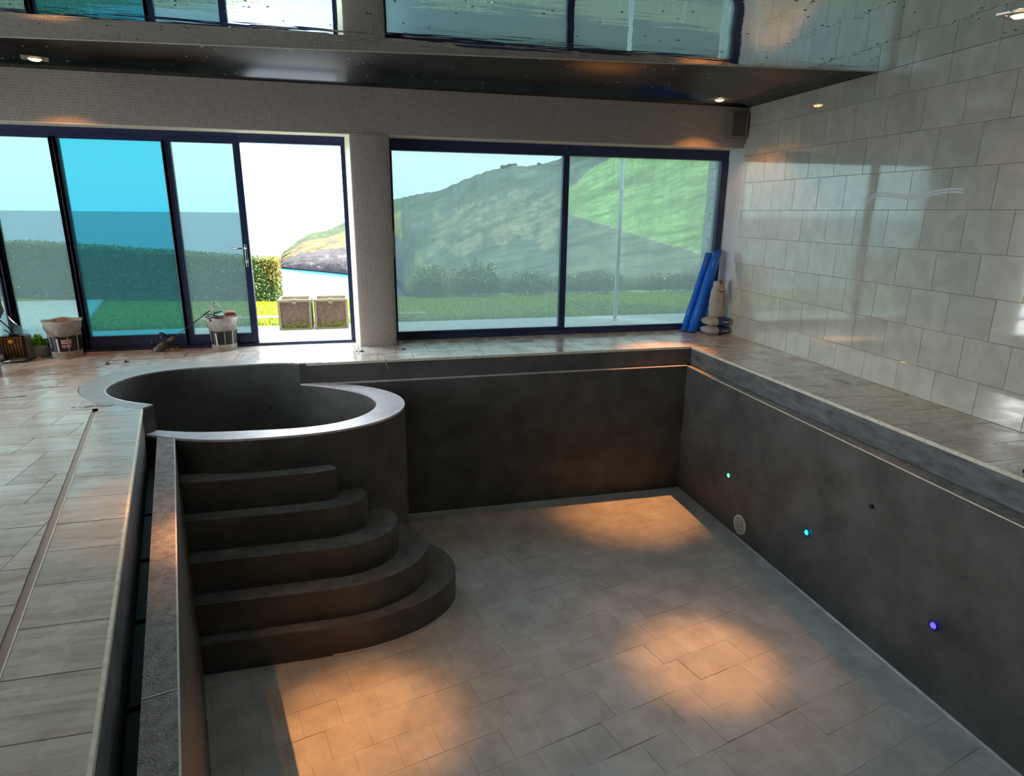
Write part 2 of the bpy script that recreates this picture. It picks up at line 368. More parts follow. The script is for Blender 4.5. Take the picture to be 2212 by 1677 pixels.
# ------------------------------------------------------------------ structure : floor (deck), walls, ceiling
XL, YW, YF = -5.6, 7.08, -3.2
ZC = 2.655
bm = bmesh.new()
polys = diff([rect(XL, 4.75, YF, 7.52)], [h_left(-.02), (-1, 0, XR+.02), (0, -1, YB+.02), (0, 1, -YN+.02)])
polys = diff(polys, edges(hull(spa_curve(FI, 48, .03))))
for q in polys: prism(bm, q, -.30, -.014)
floor = struct(link('floor', bm, MT['grout']))
JT = .0022
def add_tiles(rects, parent, m, z1=0.0, z0=-.018, cutE=None, cutP=True, extra=None, minarea=.0006, name='tile'):
    for R in rects:
        x0, x1, y0, y1 = R; q = [rect(x0+JT, x1-JT, y0+JT, y1-JT)]
        if extra: q = [z for z in (isect(k, extra) for k in q) if z]
        if cutP: q = diff(q, POOL)
        if cutE: q = diff(q, cutE)
        if sum(abs(area(k)) for k in q) < minarea: continue
        bm = bmesh.new(); dz = random.uniform(-.0007, .0007)
        cx, cy = (x0+x1)/2, (y0+y1)/2
        for k in q: prism(bm, [(a-cx, b_-cy) for a, b_ in k], z0, z1+dz)
        o = link(name, bm, m, parent); o.location = (cx, cy, 0)
GAP = edges(hull(spa_curve(FO, 64, .008)))
# right deck: coping row and wall row
rs = []
y = .32; k = 0
while y < 6.35:
    rs.append((XR, 4.064, y, min(y+.355, 6.36))); y += .355
ys = [3.418-.355*i for i in range(9, -1, -1)]+[3.787, 4.15, 4.51, 4.87, 5.23, 5.59, 5.95, 6.36]
for a, b_ in zip(ys[:-1], ys[1:]): rs.append((4.068, 4.575, a, b_))
rs += [(XR-.0, 4.064, 6.362, 6.66), (4.068, 4.575, 6.362, 6.66), (3.9, 4.575, 6.662, 7.06)]
# back deck
xs = [-1.15, -.77, -.39, .01, .40, .745, 1.12, 1.30, 1.65, 2.05, 2.42, 2.79, 3.16, 3.53, 3.90]
for a, b_ in zip(xs[:-1], xs[1:]): rs.append((a, b_, 6.662, 7.06))
xs = [-.95, -.56, -.18, .20, .56, .93, 1.3, 1.67, 2.04, 2.41, 2.78, 3.15, 3.42, 3.70]
for a, b_ in zip(xs[:-1], xs[1:]): rs.append((a, b_, 6.34, 6.66))
for a, b_ in zip([.42+.69*i for i in range(6)], [.42+.69*(i+1) for i in range(6)]): rs.append((a, min(b_, 4.57), 7.062, 7.42))
add_tiles(rs, floor, MT['deck_tile'], cutE=GAP)
# door threshold tiles
rs = []
x = -4.4
while x < .02: rs.append((x, min(x+.49, .03), 7.062, 7.42)); x += .49
x = -4.4
while x < -1.2: rs.append((x, min(x+.4, -1.15), 6.662, 7.06)); x += .4
x = -4.3
while x < -.95: rs.append((x, min(x+.42, -.95), 6.34, 6.66)); x += .42
add_tiles(rs, floor, MT['deck_tile'], cutE=GAP)
# left deck : stone between channel and pool edge, then the courses beyond the channel
def band_half(n0, n1): return [h_left(n0), tuple(-v for v in h_left(n1))]
ys = [.30]+[1.726-.2875*i for i in range(4, 0, -1)]+[1.726, 2.017, 2.30, 2.595, 2.88, 3.16, 3.46, 3.749, 4.04, 4.30, 4.62, 4.93, 5.30]
rs = [(-3, 1, a, b_) for a, b_ in zip(ys[:-1], ys[1:])]
add_tiles(rs, floor, MT['deck_tile'], cutE=GAP, extra=band_half(-.283, 0)+[(0, -1, 5.14)])
# small filler by spa
add_tiles([(-2.6, -1.2, 5.14, 5.30)], floor, MT['deck_tile'], cutE=GAP, extra=[h_left(-.9)])
left_ext = [tuple(-v for v in h_left(-.322))]
L1 = [(-2.29, -1.5, 5.03, 5.14), (-2.09, -1.5, 4.79, 5.03), (-2.29, -2.09, 4.79, 5.14), (-2.69, -2.29, 4.957, 5.24), (-2.69, -2.29, 4.79, 4.957),
      (-2.49, -1.89, 4.52, 4.79), (-1.89, -1.5, 4.52, 4.79), (-2.08, -1.5, 4.226, 4.52), (-2.48, -2.08, 4.41, 4.52), (-2.48, -2.08, 4.226, 4.41),
      (-2.29, -1.89, 4.0, 4.226), (-1.89, -1.5, 3.832, 4.226), (-2.29, -1.89, 3.717, 4.0), (-1.89, -1.69, 3.717, 3.832), (-1.69, -1.3, 3.553, 3.832),
      (-2.09, -1.69, 3.442, 3.717), (-1.69, -1.3, 3.442, 3.553), (-1.487, -1.1, 3.05, 3.442), (-1.89, -1.487, 3.16, 3.442), (-1.89, -1.487, 2.88, 3.16),
      (-1.487, -1.1, 2.75, 3.05), (-1.69, -1.2, 2.47, 2.75), (-1.69, -1.487, 2.75, 2.88), (-1.5, -.9, 2.19, 2.47), (-1.69, -1.5, 2.19, 2.47), (-1.9, -1.69, 2.47, 2.88),
      (-1.45, -.8, 1.8, 2.19), (-1.4, -.7, 1.4, 1.8)]
def left_fill(y0, y1, x1, w, h):
    out = []; y = y0; i = 0
    while y < y1-.01:
        x = x1 - (.2 if i % 2 else 0)
        if i % 2: out.append((x1-.2, x1, y, min(y+h, y1)))
        while x > -4.3: out.append((x-w, x, y, min(y+h, y1))); x -= w
        y += h; i += 1
    return out
L1 += left_fill(4.79, 5.24, -2.69, .4, .225) + left_fill(4.226, 4.79, -2.49, .4, .282) + left_fill(3.717, 4.226, -2.29, .4, .2545) + left_fill(3.442, 3.717, -2.09, .4, .275) + left_fill(2.88, 3.442, -1.89, .4, .281) + left_fill(2.19, 2.88, -1.9, .4, .23)
add_tiles(L1, floor, MT['deck_tile'], cutE=GAP, extra=left_ext)
L2 = []
for (y0, y1) in ((5.24, 5.52), (5.52, 5.9), (5.9, 6.18), (6.18, 6.34)):
    x = -2.09 + random.choice((0, .2))
    while x > -4.3: L2.append((x-.4, x, y0, y1)); x -= .4
L2 += [(-2.09, -1.9, 5.14, 5.24), (-2.29, -2.09, 5.14, 5.24), (-2.09, -1.69, 5.9, 6.34), (-2.09, -1.9, 5.24, 5.9)]
add_tiles(L2, floor, MT['deck_tile'], cutE=GAP)
# rest of the deck (out of view) as plain slab level with the tiles
bm = bmesh.new()
for q in diff(diff([rect(XL, -4.32, YF, 7.42)], POOL), [(1, 0, 99)] and POOL): prism(bm, q, -.014, 0)
for q in diff([isect(rect(-4.32, 2.0, YF, 2.19), left_ext)], [(0, 1, -1.4), (1, 0, 1.4), (-1, 0, 2)] ): prism(bm, q, -.014, -.001)
prism(bm, rect(-.2, 4.55, YF, .29), -.014, 0)
link('slab', bm, MT['deck_tile'], floor)
# drainage channel with its pale edging
bm = bmesh.new(); prism(bm, [LP(s, n) for s, n in ((-.9, -.320), (-.9, -.292), (3.66, -.292), (3.66, -.320))], -.014, -.003)
ch = link('drain_cover', bm, simple('pink_stone_strip', (.42, .29, .23), .35, var=.15, scale=14), floor)
bm = bmesh.new(); prism(bm, [LP(s, n) for s, n in ((-.9, -.290), (-.9, -.284), (3.66, -.284), (3.66, -.290))], -.014, .001)
link('drain_edging', bm, MT['edge'], floor)
# pale coping noses
bm = bmesh.new()
prism(bm, [LP(s, n) for s, n in ((-1.3, -.001), (-1.3, .012), (3.60, .012), (3.60, -.001))], -.024, .0015)
link('coping_nose', bm, MT['edge'], floor)
bm = bmesh.new(); box(bm, XR-.010, XR+.001, .3, 6.36, -.024, .0015); link('coping_nose', bm, MT['edge'], floor)
bm = bmesh.new(); box(bm, -.50, XR, YB-.010, YB+.001, -.024, .0015); link('coping_nose', bm, MT['edge'], floor)
bm = bmesh.new(); box(bm, 4.0635, 4.0685, .3, 6.66, -.01, .0008); link('grout_line', bm, MT['edge'], floor)

# right wall with its stone tiles
bm = B(4.563, 4.85, YF, 7.40, -2.2, 2.9); wr = struct(link('wall_right', bm, MT['wall_back']))
tz = [0, .255, .57, .879, 1.19, 1.502, 1.815, 2.12, 2.435, ZC]
PH = 3.959; W_ = .378; proto = {}
def wall_tile(y0, y1, z0, z1):
    key = (round(y1-y0, 3), round(z1-z0, 3))
    if key not in proto:
        bm = bmesh.new(); d = .0013
        box(bm, 0, .0135, d, y1-y0-d, d, z1-z0-d, bev=0)
        es = [e for e in bm.edges if all(v.co.x < 1e-6 for v in e.verts)]
        bmesh.ops.bevel(bm, geom=es, offset=.0012, segments=1, affect='EDGES')
        o = link('tile', bm, MT['wall_tile'], wr); o.location = (4.55, y0, z0); proto[key] = o
    else: o = inst(proto[key], (4.55, y0, z0))
    o.rotation_euler = (0, random.uniform(-.0012, .0012), random.uniform(-.0012, .0012)); o.location.x += random.uniform(-.0004, .0004)
for i in range(len(tz)-1):
    ph = PH + (0 if i % 2 == 0 else W_/2)
    y = ph - 6*W_
    while y < 7.03:
        wall_tile(y, min(y+W_, 7.045), tz[i], tz[i+1]); y += W_
bm = B(4.55, 4.563, YF, 1.6, 0, ZC); link('plaster', bm, MT['wall_tile'], wr)
# reveal of the right wall beside the window (pale mosaic)
bm = B(4.556, 4.563, 7.048, 7.42, 0, 2.25); link('reveal', bm, MT['mosaic_pale'], wr)

# the tiled wall runs a degree out of square with the window wall
wr.rotation_euler = (0, 0, -.022); _p = Vector((4.55, 6.2, 0)); wr.location = _p - Matrix.Rotation(-.022, 3, 'Z') @ _p
# window wall
bm = bmesh.new()
box(bm, XL, 4.85, YW, 7.5, 2.21, 2.9)                 # lintel
pts = [(.05, 7.5), (.038, 7.09)]+[(.038+.40*(.5-.5*math.cos(PI*k/10)), 7.088-.028*math.sin(PI*k/10)) for k in range(1, 10)]+[(.437, 7.09), (.44, 7.5)]
link_pts = pts
wb = struct(link('wall_back', bm, MT['mosaic']))
bm = bmesh.new()
prism(bm, pts[::-1], -.3, 2.212); link('pier', bm, MT['mosaic'], wb)
bm = bmesh.new(); prism(bm, [(-.022, 7.40), (-.019, 7.38), (.036, 7.083), (.06, 7.083), (.06, 7.40)], -.01, 2.205); link('jamb', bm, MT['render'], wb)
bm = bmesh.new(); box(bm, XL, .038, 7.082, 7.40, 2.202, 2.2102); link('soffit', bm, MT['render'], wb)
bm = bmesh.new(); box(bm, .437, 4.56, 7.082, 7.40, 2.205, 2.2102); link('soffit', bm, MT['render'], wb)
bm = bmesh.new(); box(bm, XL, -4.6, YW, 7.5, -.3, 2.21); link('wall_end', bm, MT['mosaic'], wb)

bm = bmesh.new()
box(bm, XL-.25, XL, YF, 7.5, -.3, 0); box(bm, XL-.25, XL, YF, 7.5, 2.35, 2.9); box(bm, XL-.25, XL, YF, 2.2, 0, 2.35); box(bm, XL-.25, XL, 6.8, 7.5, 0, 2.35)
wl = struct(link('wall_left', bm, MT['plain']))
bm = bmesh.new()
for yy in (2.2, 3.71, 5.22, 6.73): box(bm, XL-.14, XL-.07, yy, yy+.07, 0, 2.35)
box(bm, XL-.14, XL-.07, 2.2, 6.8, 0, .07); box(bm, XL-.14, XL-.07, 2.2, 6.8, 2.28, 2.35)
w3 = struct(link('window_added_fill', bm, MT['navy']))  # added, unseen glazing in the left wall, lets extra daylight into the room
for yy in (2.27, 3.78, 5.29): link('pane', B(XL-.108, XL-.102, yy, yy+1.44, .07, 2.28), MT['g_clear'], w3)
wf = struct(link('wall_front', B(XL-.25, 4.85, YF-.25, YF, -.3, 2.9), MT['plain']))

# ceiling
def bandy(x): return 5.9 + (x+2.416)*(-.1214)
bm = bmesh.new(); prism(bm, [(XL, YF), (4.62, YF), (4.62, bandy(4.62)), (XL, bandy(XL))], ZC, 2.95)
cl = struct(link('ceiling', bm, MT['ceil']))
bm = bmesh.new(); prism(bm, [(XL, bandy(XL)), (4.62, bandy(4.62)), (4.62, YW), (XL, YW)], ZC, 2.95); link('border_panel', bm, MT['band'], cl)
bm = bmesh.new(); q = .008; prism(bm, [(XL, bandy(XL)-q), (4.55, bandy(4.55)-q), (4.55, bandy(4.55)+q), (XL, bandy(XL)+q)], ZC-.003, ZC); link('panel_seam', bm, simple('ceiling_seam', (.55, .52, .42), .4), cl)
bm = B(XL-.5, 5.1, YF-.5, 7.5, 2.95, 3.1); link('roof_slab', bm, MT['plain'], cl)
# fibre-optic star points
V, Fc = [], []
bm = bmesh.new(); bm2 = bmesh.new()
for i in range(330):
    x = random.uniform(-3.5, 4.4); y = random.uniform(2.6, 7.0)
    rr = random.uniform(.007, .011); tgt = bm if y < bandy(x) else bm2
    if tgt is bm2 and random.random() < .3: continue
    vs = [tgt.verts.new((x+rr*math.cos(a*PI/3), y+rr*math.sin(a*PI/3), ZC-.0015)) for a in range(6)]
    tgt.faces.new(vs)
tag(link('star_points', bm, MT['black'], cl), kind='stuff')
tag(link('star_points', bm2, simple('pale_fibre_tips', (.75, .75, .72), .5), cl), kind='stuff')

# ------------------------------------------------------------------ windows
def rail(bm, x0, x1, z0, z1, y0=7.36, y1=7.44): box(bm, x0, x1, y0, y1, z0, z1, bev=.004)
w1 = bmesh.new()
rail(w1, -4.6, -.022, 2.115, 2.205, 7.35, 7.47); rail(w1, -4.6, -.022, -.005, .03, 7.34, 7.47); rail(w1, -.06, -.022, .03, 2.12)
rail(w1, -4.6, -1.06, 2.165, 2.204, 7.33, 7.35)
W1 = struct(link('window_1', w1, MT['navy']))
def leaf(x0, x1, gm, z0=.03, z1=2.115, sl=.075, sr=.075, bot=.11, y=7.40, label=None):
    bm = bmesh.new()
    box(bm, x0, x0+sl, y-.035, y+.035, z0, z1, bev=.005); box(bm, x1-sr, x1, y-.035, y+.035, z0, z1, bev=.005)
    box(bm, x0+sl, x1-sr, y-.03, y+.03, z0, z0+bot, bev=.004); box(bm, x0+sl, x1-sr, y-.03, y+.03, z1-.012, z1)
    o = link('sliding_leaf', bm, MT['navy'], W1)
    link('pane', B(x0+sl, x1-sr, y-.003, y+.003, z0+bot, z1-.012), gm, o)
    bm = bmesh.new(); box(bm, x0+sl*.42, x0+sl*.58, y-.038, y-.034, z0+.02, z1-.02); link('seal', bm, MT['navy_in'], o)
    return o
leaf(-4.5, -3.33, MT['g_light'])
leaf(-3.42, -2.705, MT['g_light'], sl=.09, sr=.075, bot=.12)
leaf(-2.78, -1.755, MT['g_cyan'], sl=.08, sr=.04, bot=.125)
dl = leaf(-1.79, -1.058, MT['g_light'], sl=.08, sr=.07, bot=.11)
# lever handle on the door leaf
bm = bmesh.new(); box(bm, -1.107, -1.083, 7.35, 7.365, .86, 1.10, bev=.003); tube(bm, [(-1.095, 7.36, 1.055), (-1.095, 7.315, 1.055), (-1.12, 7.31, 1.055), (-1.23, 7.31, 1.058)], .010, 8)
lathe(bm, [(.013, 0), (.013, .03)], 10, (-1.095, 7.335, .90)); link('handle', bm, MT['steel'], dl)
tag(dl, label='open end leaf with chrome lever handle')
w2 = bmesh.new()
rail(w2, .437, 4.563, 2.09, 2.205, 7.35, 7.46); rail(w2, .437, 4.563, 0, .06, 7.35, 7.46); rail(w2, .437, .475, .06, 2.09); rail(w2, 4.468, 4.563, .06, 2.09, 7.34, 7.46)
W2 = struct(link('window_2', w2, MT['navy']))
for (a, b_, c_, gname) in ((.475, 2.43, .095, 'g_w2'), (2.505, 4.468, .08, 'g_w2')):
    bm = bmesh.new(); box(bm, a, b_, 7.37, 7.43, .06, c_, bev=.002)
    fr = link('bottom_rail', bm, MT['navy'], W2)
    link('pane', B(a, b_, 7.397, 7.403, c_, 2.09), MT[gname], W2)
bm = bmesh.new(); box(bm, 2.43, 2.505, 7.355, 7.44, .06, 2.09, bev=.004); box(bm, 2.455, 2.463, 7.350, 7.356, .06, 2.09); link('mullion', bm, MT['navy'], W2)
bm = bmesh.new(); box(bm, .452, .464, 7.34, 7.36, .95, 1.24, bev=.002); link('pull_handle', bm, MT['steel'], W2)
bm = bmesh.new(); box(bm, 2.505, 4.468, 7.352, 7.356, .028, .034); link('track_line', bm, MT['steel'], W2)

# ------------------------------------------------------------------ swimming pool
ZF, ZW = -1.70, -.21
pool = empty('swimming_pool', (1.4, 3.3, ZF)); tag(pool, 'empty rectangular indoor pool coated dark grey, sunk in the stone deck', 'swimming pool')
def P_(name, bm, m, label=None, smooth=False, parent=pool):
    o = link(name, bm, m, parent, smooth)
    if parent is pool: o.matrix_parent_inverse = Matrix.Translation((-1.4, -3.3, -ZF))
    if label: o['label'] = label
    return o
XW, YWb = 3.63, 6.29
inner = [h_left(.2), (-1, 0, XW), (0, -1, YWb), (0, 1, -YN-.1)]
bm = bmesh.new(); poly = isect(rect(-3, 5, 0, 7), [h_left(.1), (-1, 0, XW+.1), (0, -1, YWb+.1), (0, 1, -YN)])
prism(bm, poly, ZF-.2, ZF-.006); fl = P_('basin_floor', bm, MT['coat'])
# pool floor tiles, ghosting through the coating, laid square to the skewed side
tl, th_ = .244, .244
steps_def = [(1.005, -.30, .63, .77), (.725, -.25, .53, .565), (.49, -.25, .375, .395), (.36, -.35, .205, .25), (.24, -.45, .07, .12)]
def step_outline(a, xc, bf, bb, n=28):
    o = []
    cy = 4.76
    o.append((-1.36, cy-bf+.0)); 
    for k in range(n+1):
        t_ = -PI/2 + k*(PI)/n
        b_ = bf if t_ < 0 else bb
        o.append((xc+a*math.cos(t_), cy+b_*math.sin(t_)))
    o.append((-1.36, cy+bb))
    return o
cand = []
for i in range(-6, 26):
    for j in range(-2, 26):
        s0 = i*th_; n0 = j*tl + (tl/2 if i % 2 else 0) + .12
        cx, cy = LP(s0+th_/2, n0+tl/2)
        q = [LP(s0+JT*.3, n0+JT*.3), LP(s0+JT*.3, n0+tl-JT*.3), LP(s0+th_-JT*.3, n0+tl-JT*.3), LP(s0+th_-JT*.3, n0+JT*.3)]
        k = isect(q, [h_left(.2), (-1, 0, XW), (0, -1, YWb), (0, 1, -1.9)])
        if not k: continue
        # hidden under the steps or the tub
        if all(h[0]*cx+h[1]*cy+h[2] > .12 for h in E_SO): continue
        if cy > 4.5 and cx < .35-abs(cy-4.76)*.6 : continue
        d = Vector((cx, cy, ZF)) - Vector((0, 0, 1.45))
        cand.append((d.length, cx, cy, k, len(k) == 4 and abs(abs(area(k))-(tl-2*JT*.3)*(th_-2*JT*.3)) < 1e-5))
cand.sort(key=lambda c: c[0])
cand = [c for c in cand if c[0] > 3.2]
tile0 = None; ang = math.atan2(LN[1], LN[0]); bmr = bmesh.new(); cnt = 0
for (d, cx, cy, k, full) in cand:
    dz = random.gauss(0, .0010)
    if cnt < 300:
        cnt += 1
        if full and tile0 is not None:
            o = tile0.copy(); COL.objects.link(o); o.location = (cx, cy, ZF+dz); o.rotation_euler = (random.gauss(0, .004), random.gauss(0, .004), ang)
        else:
            bm = bmesh.new(); mm = Matrix.Rotation(-ang, 4, 'Z')
            prism(bm, [tuple((mm @ Vector((a-cx, b_-cy, 0)))[:2]) for a, b_ in k], -.012, 0)
            if full: bmesh.ops.bevel(bm, geom=[e for e in bm.edges if all(v.co.z > -1e-6 for v in e.verts)], offset=.0012, segments=1, affect='EDGES')
            o = link('tile', bm, MT['coat_floor'], fl); o.location = (cx, cy, ZF+dz); o.rotation_euler = (0, 0, ang)
            if full: tile0 = o
    else: prism(bmr, k, ZF-.012, ZF+dz)
if len(bmr.verts): tag(link('small_tiles', bmr, MT['coat_floor'], fl), kind='stuff')
# coves at the foot of the walls
def cove(pts, w_=.018):
    bm = bmesh.new(); tube(bm, pts, w_, 8); return bm
P_('floor_fillet', cove([(XW, YN+.1, ZF), (XW, YWb, ZF)], .013), MT['rim'], 'pale sealant line')
# walls
def wallprism(plist, z0, z1, cut=True):
    bm = bmesh.new()
    ps = diff(plist, E_SO) if cut else plist
    for q in ps: prism(bm, q, z0, z1)
    return bm
# right
def wtop(y): return 3.622-(6.3-y)*.021
def wx(y, z): k = (z-ZF)/(ZW-ZF); return XW+(wtop(y)-XW)*k
bm = bmesh.new(); vs = []
for (y, z) in ((YN, ZF-.2), (6.36, ZF-.2), (6.36, ZW), (YN, ZW)):
    vs.append((bm.verts.new((XW if z < ZF else wtop(y), y, z)), bm.verts.new((3.69, y, z))))
for k in range(4):
    a, b_ = vs[k], vs[(k+1) % 4]; bm.faces.new((a[0], b_[0], b_[1], a[1]))
bm.faces.new([v[0] for v in vs]); bm.faces.new([v[1] for v in vs][::-1])
P_('side_wall', bm, MT['coat'])
bm = bmesh.new(); box(bm, 3.70, 3.9, YN, 6.56, ZF-.2, -.016); P_('upstand', bm, MT['coat_up'])
bm = bmesh.new(); box(bm, 3.69, 3.70, YN, 6.36, ZF-.2, -.30); P_('gutter', bm, MT['gutter'])
bm = bmesh.new(); prism(bm, [(wtop(YN)+.005, YN), (3.688, YN), (3.688, 6.36), (wtop(6.36)+.005, 6.36)], ZW, ZW+.003); P_('weir_top', bm, MT['weir'])
bm = bmesh.new(); prism(bm, [(wtop(YN)-.001, YN), (wtop(YN)+.006, YN), (wtop(6.29)+.006, 6.29), (wtop(6.29)-.001, 6.29)], ZW-.004, ZW+.0036); P_('weir_edge', bm, MT['edge'])
# back
P_('end_wall', wallprism([rect(-1.0, XW, YWb, 6.352)], ZF-.2, ZW), MT['coat'])
P_('upstand', wallprism([rect(-1.0, 3.9, YB, 6.56)], ZF-.2, -.016), MT['coat'])
P_('weir_top', wallprism([rect(-.6, 3.69, YWb, 6.352)], ZW, ZW+.003), MT['rim'])
# left
q = lambda s0, s1, n0, n1: [LP(s0, n0), LP(s0, n1), LP(s1, n1), LP(s1, n0)]
P_('side_wall', wallprism([q(-1.4, 3.62, .08, .2)], ZF-.2, ZW), MT['coat'])
P_('weir_top', wallprism([q(-1.4, 3.50, .081, .194)], ZW, ZW+.003), MT['weir'])
P_('weir_edge', wallprism([q(-1.4, 3.50, .194, .201)], ZW-.005, ZW+.004), MT['rim'])
P_('upstand', wallprism([q(-1.4, 3.9, -.18, 0)], ZF-.2, -.022), MT['coat_up'])
P_('gutter', wallprism([q(-1.4, 3.50, 0, .08)], ZF-.2, -.42), MT['gutter'])
# gutter blocks glimpsed below the slot
for s_ in (0.15, .75, 1.35, 1.95, 2.55, 3.1):
    bm = bmesh.new(); prism(bm, q(s_, s_+.56, .004, .07), -.43, -.395); P_('gutter_channel', bm, simple('wet_dark_pipe', (.025, .028, .03), .5))
P_('near_wall', B(-.6, 3.9, .1, .4, ZF-.2, -.016), MT['coat'])
# shallow groove marks and the joint line on the left weir
for s_ in (.52, 2.05):
    bm = bmesh.new(); prism(bm, q(s_, s_+.006, .082, .198), ZW+.002, ZW+.0045); P_('joint_line', bm, MT['rim'])
# steps
z = ZF
for i, (a, xc, bf, bb) in enumerate(steps_def):
    h = .2445; o_ = step_outline(a, xc, bf, bb)
    bm = bmesh.new(); prism(bm, o_, z-.02, z+h)
    es = [e for e in bm.edges if all(abs(v.co.z-(z+h)) < 1e-6 for v in e.verts)]
    bmesh.ops.bevel(bm, geom=es, offset=.008, segments=2, affect='EDGES'); bm.normal_update()
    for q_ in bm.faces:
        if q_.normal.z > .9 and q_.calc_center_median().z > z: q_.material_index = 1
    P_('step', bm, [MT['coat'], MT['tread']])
    z += h
# fillet where the lowest step meets the floor
o_ = step_outline(*steps_def[0]); bm = bmesh.new(); tube(bm, [(x, y, ZF) for x, y in o_[1:22]], .016, 6); P_('step_fillet', bm, MT['coat_floor'])

# ------------------------------------------------------------------ spa tub
spa = empty('spa_tub', (SC[0], SC[1], ZF)); tag(spa, 'oval grey spa tub with broad pale rim at the far left pool corner', 'spa tub')
def S_(name, bm, m, label=None):
    o = link(name, bm, m, spa); o.matrix_parent_inverse = Matrix.Translation((-SC[0], -SC[1], -ZF))
    if label: o['label'] = label
    return o
bmw, bmu, bml = bmesh.new(), bmesh.new(), bmesh.new()
N = len(SI)
def shrinkpt(a, b_, t_): return (a[0]+(b_[0]-a[0])*t_, a[1]+(b_[1]-a[1])*t_)
for i in range(N):
    j = (i+1) % N; quad = [SI[i], SO[i], SO[j], SI[j]]
    if area(quad) < 0: quad = quad[::-1]
    low = isect(quad, E_POOLSPA)
    if low: prism(bmw, low, ZF-.02, ZW-.012); prism(bml, low, ZW-.012, ZW+.006)
    for k in diff([quad], E_POOLSPA): prism(bmw, k, ZF-.02, -.010); prism(bmu, k, -.010, .004)
for b_ in (bmw, bmu, bml): bmesh.ops.remove_doubles(b_, verts=b_.verts, dist=1e-5)
S_('tub_wall', bmw, MT['coat']); S_('rim', bmu, simple('grey_screed_rim', (.42, .425, .415), .36, var=.15, scale=10, bump=.2, bscale=120), 'upper rim level with the deck'); S_('rim', bml, MT['rim'], 'lower pale rim facing the pool')
bm = bmesh.new(); tube(bm, [(x, y, .003) for x, y in SI+[SI[0]] if all((True,)) and min(h[0]*x+h[1]*y+h[2] for h in E_POOLSPA) < 0], .004, 5)
S_('rim_edge', bm, MT['rim'])
bm = bmesh.new(); prism(bm, hull(spa_curve(FI, 48, .05)), -1.12, -1.05); S_('tub_floor', bm, MT['coat'])
def jet(loc, nrm, rr=.018):
    bm = bmesh.new(); lathe(bm, [(0.001, .002), (rr, .002), (rr, -.01)], 16); o = S_('jet', bm, MT['gutter'])
    o.matrix_parent_inverse = Matrix.Identity(4); o.parent = spa
    o.matrix_parent_inverse = Matrix.Translation((-SC[0], -SC[1], -ZF)); o.location = loc; o.rotation_euler = Vector(nrm).to_track_quat('Z', 'Y').to_euler()
jet((-.87, 6.335, -.43), (0, -1, .05))
# ------------------------------------------------------------------ pool fittings
def fitting(name, loc, label, cat, group, col, em):
    o = empty(name, loc); tag(o, label, cat, group)
    bm = bmesh.new(); R90 = Matrix.Rotation(-PI/2, 4, 'Y')
    lathe(bm, [(.034, 0), (.038, .006), (.030, .010), (.022, .006), (.022, -.004)], 24); bmesh.ops.transform(bm, matrix=R90, verts=bm.verts)
    link('collar', bm, simple('dark_collar', tuple(c*.12 for c in col), .4), o)
    bm = bmesh.new(); lathe(bm, [(.023, .004), (.018, .012), (.001, .015)], 20); bmesh.ops.transform(bm, matrix=R90, verts=bm.verts)
    link('lens', bm, emit('lens_glow', col, em), o, True)
    return o
fitting('pool_light', (wx(5.27, -1.12), 5.27, -1.12), 'small round pool light glowing green on the right pool wall', 'pool light', None, (.12, 1, .45), 1.3)
fitting('pool_light', (wx(4.075, -1.136), 4.075, -1.136), 'small round pool light glowing cyan on the right pool wall', 'pool light', None, (.02, .80, 1), 1.3)
fitting('pool_light', (wx(2.822, -1.156), 2.822, -1.156), 'small round pool light glowing violet blue, nearest of the wall lights', 'pool light', None, (.10, .07, 1), 1.2)
gr = empty('suction_grille', (wx(5.004, -1.54), 5.004, -1.54)); tag(gr, 'round steel suction grille low on the right pool wall', 'grille')
bm = bmesh.new(); R90 = Matrix.Rotation(-PI/2, 4, 'Y')
lathe(bm, [(.098, 0), (.1, .012), (.088, .018), (.078, .012)], 32); bmesh.ops.transform(bm, matrix=R90, verts=bm.verts); link('ring', bm, MT['edge'], gr, True)
bm = bmesh.new(); lathe(bm, [(.079, .008), (.001, .010)], 32)
bmesh.ops.transform(bm, matrix=R90, verts=bm.verts); link('plate', bm, simple('grille_plate', (.10, .10, .09), .6), gr)
bm = bmesh.new()
for k in range(-5, 6):
    hh = math.sqrt(.0055-(k*.0135)**2) if (k*.0135)**2 < .0055 else .01
    box(bm, -.014, -.010, k*.0135-.003, k*.0135+.003, -hh, hh)
link('bars', bm, MT['edge'], gr)
bm = bmesh.new(); lathe(bm, [(.001, .001), (.017, .001), (.017, -.005)], 14); bmesh.ops.transform(bm, matrix=R90, verts=bm.verts)
hn = link('pipe_opening', bm, MT['gutter'], pool); hn.matrix_parent_inverse = Matrix.Translation((-1.4, -3.3, -ZF)); hn.location = (wx(3.459, -.597), 3.459, -.597)
bm = bmesh.new(); lathe(bm, [(.001, .001), (.014, .001), (.014, -.005)], 14); bmesh.ops.transform(bm, matrix=Matrix.Rotation(PI/2, 4, 'X'), verts=bm.verts)
hn = link('pipe_opening', bm, MT['gutter'], pool); hn.matrix_parent_inverse = Matrix.Translation((-1.4, -3.3, -ZF)); hn.location = (.93, YWb, -.83)

